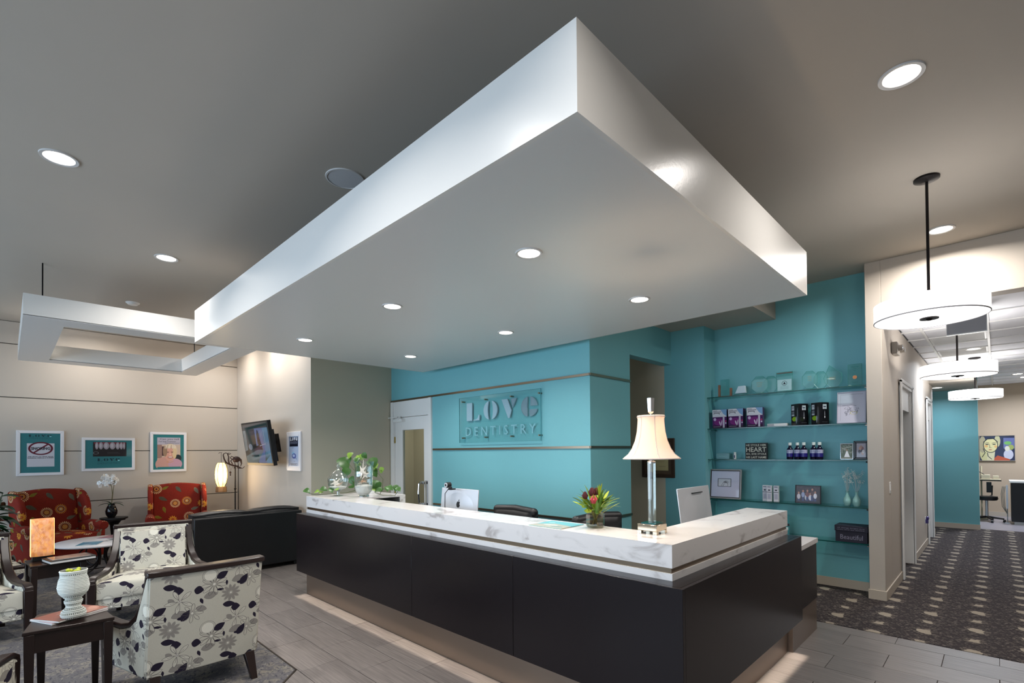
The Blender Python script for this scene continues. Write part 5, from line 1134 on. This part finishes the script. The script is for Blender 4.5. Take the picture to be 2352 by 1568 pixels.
# flower vase
fv = thing('flower_vase', 'low octagonal glass vase of red and yellow-green flowers on the ledge', 'vase', (-1.79, 2.56, TOP))
MB().shell([(.050, .004), (.058, .014), (.058, .082), (.050, .09), (.047, .092)], n=8).lathe([(0, .0), (.05, 0), (.052, .005), (0, .006)], n=8).build('glass', thin_glass('vase_glass', (240, 240, 232), .3, base=.05), fv)
MB().lathe([(0, .008), (.052, .008), (.055, .05), (0, .051)], n=8).build('water', thin_glass('vase_water', (222, 214, 196), .1), fv)
q = random.Random(14); M_yg = mat('yellow_green_leaf', (150, 168, 40), .5); M_grn = mat('fresh_green_leaf', (88, 124, 44), .5); M_red = mat('dark_red_bract', (80, 22, 26), .5); M_pink = mat('rose_red_bud', (176, 62, 70), .45)
st_ = MB()
for k in range(12): a = q.random()*6.3; st_.tube([(.02*math.cos(a+2), .02*math.sin(a+2), .012), (.012*math.cos(a), .012*math.sin(a), .07), (.04*math.cos(a), .04*math.sin(a), .13)], .0035, n=5)
st_.build('stems', mat('cut_stems', (110, 104, 50), .5), fv, smooth=True)
bl1 = blade(.10, .016, (.02, .03), 5).build('leaf', M_grn, fv, smooth=True); bl1.location = (0, 0, .09); bl1.rotation_euler = (0, -.9, 0)
bl2 = blade(.085, .014, (.02, .01), 5).build('leaf', M_yg, fv, smooth=True); bl2.location = (0, 0, .09); bl2.rotation_euler = (0, -.7, 1)
for k in range(84):
    o = (bl1 if k % 2 else bl2).copy(); COL.objects.link(o); a = q.random()*2*PI; r = q.uniform(0, .06)
    o.location = (r*math.cos(a), r*math.sin(a), .085+q.uniform(0, .06)); o.rotation_euler = (q.uniform(-.4, .4), -q.uniform(.15, 1.35), a); s_ = q.uniform(.8, 1.5); o.scale = (s_,)*3
for k in range(9):   # tall yellow spray
    o = bl2.copy(); COL.objects.link(o); o.location = (.02, .02, .13+.008*k); o.rotation_euler = (0, -1.25+.05*(k % 3), k*.75)
def bud(c, m, r, h, n=7, name='flower_bud'):
    mb = MB()
    for j in range(n):
        a = 2*PI*j/n; mb.tube([(c[0]+r*.5*math.cos(a), c[1]+r*.5*math.sin(a), c[2]), (c[0]+r*math.cos(a), c[1]+r*math.sin(a), c[2]+h*.45), (c[0]+r*.35*math.cos(a), c[1]+r*.35*math.sin(a), c[2]+h)], [r*.5, r*.55, r*.15], n=6)
    mb.ball((c[0], c[1], c[2]+h*.4), r*.7, r*.7, h*.4, n=8, m=6); mb.build(name, m, fv, smooth=True)
bud((-.055, -.03, .175), M_red, .013, .045); bud((-.022, .0, .195), M_red, .016, .05); bud((-.005, .02, .20), M_red, .012, .045); bud((.022, -.045, .155), M_pink, .017, .045)
bud((-.01, -.06, .10), M_yg, .018, .02, 5); bud((-.045, -.05, .125), M_yg, .015, .04, 6)
# leaflet on the ledge
im = Im(.28, .25, 700, (120, 190, 196)); im.poly([(0, .25), (0, .17), (.12, .10), (.28, .14), (.28, .25)], (190, 180, 160)); im.ell(.12, .16, .06, .025, (214, 208, 196)); im.ell(.2, .2, .05, .02, (150, 160, 150)); im.ell(.06, .07, .03, .015, (170, 214, 214)); im.speck(5)
lf_ = thing('counter_leaflet', 'teal beach picture leaflet lying on the ledge beside the vase', 'leaflet', (-2.03, 2.475, TOP+.0005), .03)
MB().box(-.13, -.125, 0, .13, .115, .004).build('sheet', print_mat('beach_leaflet_print', im, .25, coat=.5), lf_, uv=(0, 1, (-.13, .13), (-.125, .115)))
# hurricane vase with starfish
hv = thing('hurricane_vase', 'tall glass hurricane vase with white sand and starfish on the ledge end', 'vase', (-4.93, 2.72, TOP))
MB().shell([(.05, .0), (.055, .006), (.052, .02), (.085, .06), (.096, .10), (.098, .25), (.10, .33), (.113, .38)], n=36).build('glass', M_jar, hv, smooth=True)
MB().lathe([(0, 0), (.055, 0), (.055, .008), (0, .012)], n=24).build('glass_foot', M_jar, hv, smooth=True)
M_sand = mat('white_sand', (226, 222, 220), .9, bump=.5, bscale=300)
MB().lathe([(0, .02), (.05, .022), (.082, .06), (.092, .10), (.093, .115), (.05, .13), (0, .125)], n=30).build('sand', M_sand, hv, smooth=True)
def starfish(parent, c, r, rx, ry, rz, m):
    V = [(0, 0, .006)]; n = 10
    for k in range(n): a = 2*PI*k/n; q_ = r if k % 2 == 0 else r*.33; V.append((q_*math.cos(a), q_*math.sin(a), 0))
    V.append((0, 0, -.006)); Fs = [(0, 1+k, 1+(k+1) % n) for k in range(n)]+[(11, 1+(k+1) % n, 1+k) for k in range(n)]
    o = MB().add(V, Fs).build('starfish', m, parent); o.location = c; o.rotation_euler = (rx, ry, rz)
M_star = mat('bleached_starfish', (220, 206, 196), .8); M_star2 = mat('tan_starfish', (176, 140, 116), .8)
starfish(hv, (.0, -.02, .27), .085, 1.3, .3, .2, M_star); starfish(hv, (.03, .0, .235), .06, 1.0, -.5, .7, M_star); starfish(hv, (-.02, .01, .20), .07, 1.4, .6, -.3, M_star2); starfish(hv, (.02, -.02, .165), .06, .3, .2, .4, M_star2); starfish(hv, (-.03, -.02, .145), .05, .2, -.2, 1, M_star)
MB().tube([(0, -.01, .25), (-.01, 0, .33), (-.005, .0, .40)], [.012, .008, .002], n=6).build('coral_spike', M_star, hv, smooth=True)
# lidded apothecary jar
aj = thing('lidded_jar', 'footed glass bowl with a knobbed lid holding shells and starfish', 'jar', (-5.22, 2.57, TOP))
MB().shell([(.052, 0), (.05, .006), (.016, .014), (.014, .05), (.03, .06), (.085, .085), (.105, .12), (.112, .17), (.112, .19)], n=36).build('bowl', M_jar, aj, smooth=True)
MB().shell([(.114, .188), (.112, .196), (.105, .20), (.085, .235), (.05, .265), (.025, .285), (.012, .30), (.012, .31), (.022, .325), (.018, .34), (.008, .348), (.014, .362), (.0, .37)], n=36).build('lid', M_jar, aj, smooth=True)
MB().lathe([(0, .064), (.03, .064), (.08, .088), (.092, .103), (.05, .11), (0, .108)], n=28).build('sand', M_sand, aj, smooth=True)
starfish(aj, (0, -.03, .145), .07, 1.0, .3, .6, M_star); starfish(aj, (.04, .0, .13), .06, .5, -.4, .2, M_star2); starfish(aj, (-.04, .0, .12), .05, .1, .2, 1.3, M_star)
# trailing pothos
pv = thing('pothos_plant', 'heart-leaved green pothos trailing along the ledge end behind the glass jars', 'plant', (-5.19, 2.98, TOP))
MB().lathe([(0, 0), (.045, 0), (.06, .09), (.064, .10), (.054, .10), (.05, .085), (0, .08)], n=24).build('pot', M_white, pv, smooth=True)
def heart_leaf(L=.1, n=8):
    V = []
    for i in range(n+1):
        t = i/n; hw = L*.48*math.sin(PI*t**.62)**.85 if 0 < t < 1 else 0; x = L*t-(.10*L if i == 0 else 0)*0; zz = -.9*L*t*t*.35
        V += [(x-(.12*L*(1-t) if t < .3 else 0), -hw, zz+.22*hw), (x, 0, zz), (x-(.12*L*(1-t) if t < .3 else 0), hw, zz+.22*hw)]
    return MB().add(V, [(i*3+k, i*3+k+1, i*3+k+4, i*3+k+3) for i in range(n) for k in (0, 1)])
M_poth = mat('pothos_leaf', (52, 92, 34), .35, noise=.35, nscale=14); M_poth2 = mat('pale_pothos_leaf', (112, 144, 52), .35, noise=.25, nscale=10); M_vine = mat('vine_stem', (74, 84, 40), .6)
h1 = heart_leaf().build('leaf', M_poth, pv, smooth=True); h2 = heart_leaf(.085).build('leaf', M_poth2, pv, smooth=True)
LV = [(-5.64+.09, 2.36, 1.11, 1, 0), (-5.44, 2.42, 1.10, .9, 1), (-5.37, 2.47, 1.13, 1.0, 0), (-5.40, 2.46, 1.095, .8, 1), (-5.20, 2.48, 1.13, .9, 0), (-5.12, 2.50, 1.14, .8, 1), (-5.74, 2.9, 1.43, 1.9, 0), (-5.59, 2.9, 1.525, 1.1, 1), (-5.62, 2.9, 1.47, .9, 0),
      (-5.45, 2.92, 1.47, 1.0, 0), (-5.386, 2.9, 1.49, 1.0, 1), (-5.30, 2.9, 1.50, .9, 1), (-5.24, 2.9, 1.52, .8, 0), (-5.33, 2.86, 1.47, .8, 0), (-5.68, 2.9, 1.32, 1.3, 0), (-5.54, 2.9, 1.22, 1.2, 0), (-5.55, 2.9, 1.13, 1.2, 0), (-5.46, 2.95, 1.34, 1.2, 0), (-5.50, 2.95, 1.40, 1.1, 1),
      (-5.0, 2.9, 1.20, 1.2, 0), (-5.025, 2.9, 1.33, 1.1, 0), (-4.87, 2.9, 1.355, .9, 1), (-5.004, 2.88, 1.45, 1.2, 0), (-4.99, 2.88, 1.12, 1.0, 1), (-4.90, 2.9, 1.115, 1.0, 0), (-4.85, 2.85, 1.12, 1.1, 0), (-4.78, 2.92, 1.14, .9, 0), (-4.70, 2.9, 1.15, 1.0, 0), (-4.66, 2.95, 1.17, .9, 0), (-4.53, 2.9, 1.145, .8, 0), (-4.93, 2.9, 1.18, 1.1, 0), (-5.1, 2.95, 1.38, 1, 0), (-5.2, 2.95, 1.44, 1.0, 0), (-5.0, 2.9, 1.4, 1, 1)]
q = random.Random(17)
for k, (x, y, z, s_, c) in enumerate(LV):
    if k == 0: o = h1
    elif k == 1: o = h2
    else: o = (h2 if c else h1).copy(); COL.objects.link(o)
    o.location = (x+5.19, y-2.98, z-TOP+.0); zc = Vector((.62+q.uniform(-.5, .5), -.62+q.uniform(-.5, .5), .35+q.uniform(-.2, .5))).normalized(); xc = Vector((q.uniform(-.7, .7), q.uniform(-.5, .5), -1)); 
    if z < 1.17: zc = Vector((.45, -.5, .9)).normalized(); xc = Vector((q.uniform(-1, 1), q.uniform(-.6, .2), .25)); z += .02; o.location.z += .022
    xc = (xc-zc*xc.dot(zc)).normalized(); yc = zc.cross(xc); s_ *= .88 if z > 1.17 else .75
    o.rotation_euler = Matrix((xc, yc, zc)).transposed().to_euler(); o.location = Vector(o.location)-xc*.04*s_; o.scale = (s_, s_, s_)
vn = MB(); B0 = (0, 0, .09)
for path in ([(-5.19, 2.98, 1.165), (-5.4, 2.9, 1.30), (-5.62, 2.9, 1.42), (-5.66, 2.9, 1.5)], [(-5.19, 2.98, 1.165), (-5.3, 2.95, 1.40), (-5.38, 2.9, 1.48), (-5.24, 2.9, 1.51)], [(-5.19, 2.98, 1.165), (-5.1, 2.9, 1.33), (-4.95, 2.9, 1.37), (-4.86, 2.9, 1.35)],
             [(-4.96, 2.9, 1.33), (-4.84, 2.9, 1.26), (-4.85, 2.9, 1.15), (-4.9, 2.9, 1.09)], [(-5.19, 2.98, 1.165), (-5.0, 2.9, 1.10), (-4.8, 2.88, 1.085), (-4.6, 2.9, 1.09), (-4.53, 2.9, 1.15)], [(-5.19, 2.98, 1.165), (-5.38, 2.75, 1.09), (-5.40, 2.5, 1.085), (-5.44, 2.42, 1.085), (-5.54, 2.38, 1.10)], [(-5.19, 2.98, 1.16), (-5.45, 2.92, 1.15), (-5.55, 2.9, 1.22)], [(-5.19, 2.98, 1.165), (-5.15, 2.95, 1.4), (-5.02, 2.9, 1.46)]):
    P = [Vector(p)-Vector((-5.19, 2.98, TOP)) for p in path]
    vn.tube(P, .003, n=5)
vn.build('vine', M_vine, pv, smooth=True)

# ------------------------------------------------------------ behind the desk
def computer(label, loc, rz, W_, H_, tilt, slot):
    t = thing('desktop_computer', label, 'computer', loc, 0, 'silver all-in-one computers', rot=(0, 0, rz))
    M = Matrix.Rotation(tilt, 3, 'X')
    # back faces local -y
    b = MB().prism([(-W_/2, .0), (W_/2, .0), (W_/2, H_), (-W_/2, H_)], 'y', -.006, .004); b.v = [tuple(M@Vector(p)+Vector((0, 0, .12))) for p in b.v]; b.build('housing', M_alu, t, bevel=.003)
    b = MB().lathe([(0, -.007), (W_*.33, -.004), (W_*.46, .0)], n=32, sy=H_/W_*.98); b.v = [tuple(M@Vector((p[0], p[2]-.004, p[1]+H_/2))+Vector((0, 0, .12))) for p in b.v]; b.build('bulged_back', M_alu, t, smooth=True)
    b = MB().box(-W_/2+.01, .004, .07, W_/2-.01, .006, H_-.01); b.v = [tuple(M@Vector(p)+Vector((0, 0, .12))) for p in b.v]; b.build('screen', M_black, t)
    MB().prism([(.0, .19), (-.012, .17), (-.06, .03), (-.09, .008), (.11, .004), (.11, 0), (-.10, 0), (-.10, .01), (-.075, .035), (-.028, .17), (-.02, .2)], 'x', -.09, .09).build('stand', M_alu, t)
    if slot == 'logo':
        L = MB(); c = (0, H_*.55)
        P = [(-.002, .026), (.012, .03), (.022, .022), (.0165, .012), (.016, .004), (.025, -.004), (.017, -.022), (.008, -.027), (0, -.024), (-.008, -.027), (-.018, -.020), (-.025, 0), (-.02, .02), (-.011, .029)]
        L.prism([(x+c[0], z+c[1]) for x, z in P], 'y', -.0125, -.008).prism([(c[0], c[1]+.032), (c[0]+.004, c[1]+.042), (c[0]+.012, c[1]+.048), (c[0]+.009, c[1]+.037)], 'y', -.0125, -.008)
        L.v = [tuple(M@Vector(p)+Vector((0, 0, .12))) for p in L.v]; L.build('fruit_logo', M_black, t)
    else:
        L = MB().box(-.06, -.02, H_-.055, .13, -.004, H_-.047); L.v = [tuple(M@Vector(p)+Vector((0, 0, .12))) for p in L.v]; L.build('slot', M_black, t)
    return t
computer('silver computer with a fruit logo on its back beside the webcam', (-3.575, 2.92, .761), .0, .53, .33, -.1, 'logo').location.z = .761-.02+.0
o = computer('silver computer seen from behind at the shelf side of the desk', (-1.80, 4.06, .761), PI/2, .60, .36, -.12, 'slot')
for c in bpy.data.objects:
    if c.name.startswith('desktop_computer') and c.type == 'EMPTY': c.location.z = .7605
wcam = thing('webcam', 'small black round webcam clipped on top of the silver computer', 'webcam', (-3.62, 2.89, 1.20))
MB().box(-.02, -.03, .0, .02, .03, .012).tube([(0, -.0, .012), (0, -.02, .035)], .006).tube([(.03, -.03, .02), (-.01, -.03, .03)], .012).build('clip', M_black, wcam, smooth=True)
MB().tube([(-.02, -.005, .045), (-.02, -.05, .045)], .026, n=18).build('camera_body', M_black, wcam, smooth=True)
MB().tube([(-.02, -.0505, .045), (-.02, -.056, .045)], .022, n=18).build('silver_ring', M_alu, wcam, smooth=True); MB().tube([(-.02, -.0565, .045), (-.02, -.058, .045)], .011, n=14).build('lens', M_black, wcam, smooth=True)
MB().tube([(0, -.03, .02), (-.01, -.07, -.03), (-.02, -.065, -.12), (-.03, -.06, -.30)], .0035, n=6).build('cable', M_black, wcam, smooth=True)
def task_chair(label, loc, rz):
    t = thing('task_chair', label, 'office chair', loc, rz, 'black task chairs behind the desk')
    MB().cushion(-.25, .20, .56, .25, .29, .985, puff=.02, n=8, side=.02).build('backrest', M_leather, t, smooth=True)
    MB().tube([(-.24, .24, .985), (0, .25, 1.0), (.24, .24, .985)], .042, n=12).ball((-.24, .24, .985), .042).ball((.24, .24, .985), .042).build('headroll', M_leather, t, smooth=True)
    MB().cushion(-.25, -.25, .43, .25, .24, .52, puff=.02, n=6).build('seat', M_leather, t, smooth=True)
    for s in (-1, 1): MB().tube([(s*.25, .2, .50), (s*.29, .12, .66), (s*.29, -.12, .68), (s*.25, -.15, .46)], .016, n=8).build('armrest', M_black, t, smooth=True)
    MB().tube([(0, 0, .43), (0, 0, .1)], .025).build('gas_column', M_chrome, t)
    for k in range(5):
        a = 2*PI*k/5+.3; lg = MB().tube([(0, 0, .10), (.28*math.cos(a), .28*math.sin(a), .065)], [.022, .014]).build('leg', M_black, t)
        MB().tube([(.28*math.cos(a)-.02, .28*math.sin(a), .03), (.28*math.cos(a)+.02, .28*math.sin(a), .03)], .03, n=12).build('caster', M_black, lg, smooth=True)
    return t
tc_ = task_chair('black leather task chair whose back shows above the ledge, left of the flowers', (-3.30, 3.16, 0), .0)
dup(tc_, (-2.16, 3.42, 0), 1.4, 'black leather task chair whose back shows between the flowers and the lamp')

# ------------------------------------------------------------ hall fittings
el = thing('emergency_light', 'two-headed beige emergency light on the hall wall', 'emergency light', (-.83, 7.0, 2.66))
MB().box(0, -.13, -.06, .06, .13, .07).build('housing', mat('beige_plastic', (168, 160, 150), .5), el, bevel=.012)
for y in (-.08, .08): hd = MB().tube([(.055, y, .0), (.10, y, .0)], .034, n=18).build('lamp_head', MATS['beige_plastic'], el, smooth=True); MB().tube([(.1003, y, 0), (.104, y, 0)], .028, n=18).build('lens', M_chrome, hd)
ls = thing('light_switch', 'white light switch plate near the pillar', 'switch', (-.83, 6.62, 1.13)); MB().box(0, -.04, -.06, .006, .04, .06).build('plate', M_white, ls, bevel=.002); MB().box(.006, -.015, -.03, .010, .015, .03).build('rocker', M_white, ls)
so = thing('wall_outlet', 'wall outlet with a plugged-in freshener low on the hall wall', 'outlet', (-.83, 10.12, .41)); MB().box(0, -.04, -.06, .006, .04, .06).build('plate', M_white, so, bevel=.002); tag(MB().box(.006, -.03, -.04, .04, .03, .02).ball((.03, 0, .04), .02, .02, .03).build('freshener', mat('violet_oil', (70, 60, 120), .2), so), 'violet plug-in freshener')
# painted portrait canvas in the back room
im = Im(.58, .58, 500, (34, 40, 70)); im.rect(.40, .05, .58, .30, (96, 104, 150)); im.ell(.47, .17, .06, .04, (110, 170, 90)); im.ell(.52, .27, .05, .06, (150, 160, 90)); im.ell(.48, .44, .08, .12, (190, 190, 206)); im.ell(.46, .30, .04, .06, (210, 206, 190))
im.ell(.10, .40, .10, .22, (196, 190, 140)); im.ell(.05, .2, .06, .2, (170, 160, 130)); im.ell(.3, .12, .05, .14, (186, 180, 140)); im.poly([(.2, .58), (.3, .46), (.5, .55), (.5, .58)], (180, 76, 40)); im.poly([(.13, .36), (.26, .36), (.24, .58), (.12, .58)], (206, 198, 160))
im.ell(.185, .22, .115, .165, (214, 204, 150)); im.ell(.11, .24, .03, .03, (216, 160, 96), alpha=.8); im.ell(.27, .25, .025, .03, (216, 160, 96), alpha=.8); im.ell(.185, .22, .12, .17, (20, 22, 30), ring=.011); im.line([(.07, .14), (.13, .07), (.24, .06), (.3, .14)], .016, (20, 22, 30))
for x in (.125, .245): im.ell(x, .195, .03, .011, (20, 22, 30)); im.line([(x-.035, .17), (x, .155), (x+.035, .165)], .007, (20, 22, 30))
im.line([(.165, .19), (.175, .26), (.165, .275), (.2, .275)], .006, (40, 36, 40)); im.ell(.18, .325, .03, .01, (170, 90, 80)); im.line([(.06, .3), (.09, .4), (.04, .5)], .012, (20, 22, 30)); im.line([(.13, .4), (.14, .48), (.2, .55)], .012, (20, 22, 30))
framed('canvas_painting', 'painted canvas of a dark-haired woman on the tan back wall', 'painting', (-.01, 15.649, 1.245), 0, .585, .575, .012, mat('canvas_edge', (150, 140, 126), .6), im, coat=.1, depth=.04)
cb = thing('treatment_cabinet', 'black cabinet with a pale top at the far right of the back room', 'cabinet', (.52, 14.35, 0))
MB().box(-.34, -.25, .06, .5, .3, .84).build('body', M_black, cb, bevel=.004); MB().box(-.36, -.27, .84, .52, .32, .875).build('top', M_white, cb); MB().box(-.3, -.2, 0, .45, .28, .06).build('plinth', M_white, cb)
hh = thing('instrument_hanger', 'row of instrument hoses hanging on the side of the black cabinet', 'dental unit', (.14, 14.3, 0))
MB().box(-.03, -.03, .3, .0, .0, .78).box(-.05, -.05, .0, .02, .02, .02).tube([(-.015, -.015, .02), (-.015, -.015, .3)], .008).build('post', M_alu, hh)
for k in range(3): MB().tube([(-.04-.02*k, -.03, .75), (-.06-.02*k, -.05, .6), (-.05-.02*k, -.04, .35), (-.02, -.03, .2)], .006, n=6).build('hose', mat('grey_hose', (120, 118, 110), .5), hh, smooth=True)
dc = thing('treatment_stool', 'black-seated stool on casters with a grey instrument arm behind the teal wall', 'stool', (-.18, 14.4, 0))
MB().tube([(0, 0, .08), (0, 0, .45)], .025).build('column', M_alu, dc, smooth=True)
for k in range(5):
    a = 2*PI*k/5; lg = MB().tube([(0, 0, .10), (.26*math.cos(a), .26*math.sin(a), .07)], [.024, .016]).build('leg', M_black, dc); MB().tube([(.26*math.cos(a)-.02, .26*math.sin(a), .03), (.26*math.cos(a)+.02, .26*math.sin(a), .03)], .03, n=12).build('caster', M_black, lg, smooth=True)
MB().lathe([(0, .45), (.16, .45), (.18, .48), (.17, .53), (0, .54)], n=28).build('seat', M_black, dc, smooth=True)
MB().tube([(.0, .14, .50), (.08, .18, .54), (.09, .17, .75)], .012, n=8).box(.0, .12, .60, .08, .16, .82).build('backrest', M_black, dc)
da = thing('instrument_tray', 'pale instrument arm and tray behind the teal wall end', 'dental unit', (-.26, 14.7, 0))
MB().tube([(0, .1, .03), (0, .1, 1.15)], .016).box(-.1, 0, 0, .1, .2, .03).build('mast', mat('cream_enamel', (200, 188, 160), .4), da)
MB().box(-.02, -.12, .86, .30, .12, .88).box(.0, -.10, .88, .14, .1, .97).box(.18, -.08, .88, .27, .08, .95).build('tray', MATS['cream_enamel'], da, bevel=.004); MB().box(-.02, -.12, .84, .31, .12, .853).build('rail', M_black, da)
MB().tube([(-.1, .0, 1.08), (.05, .0, .97)], .008, n=6).build('hose', M_black, da)
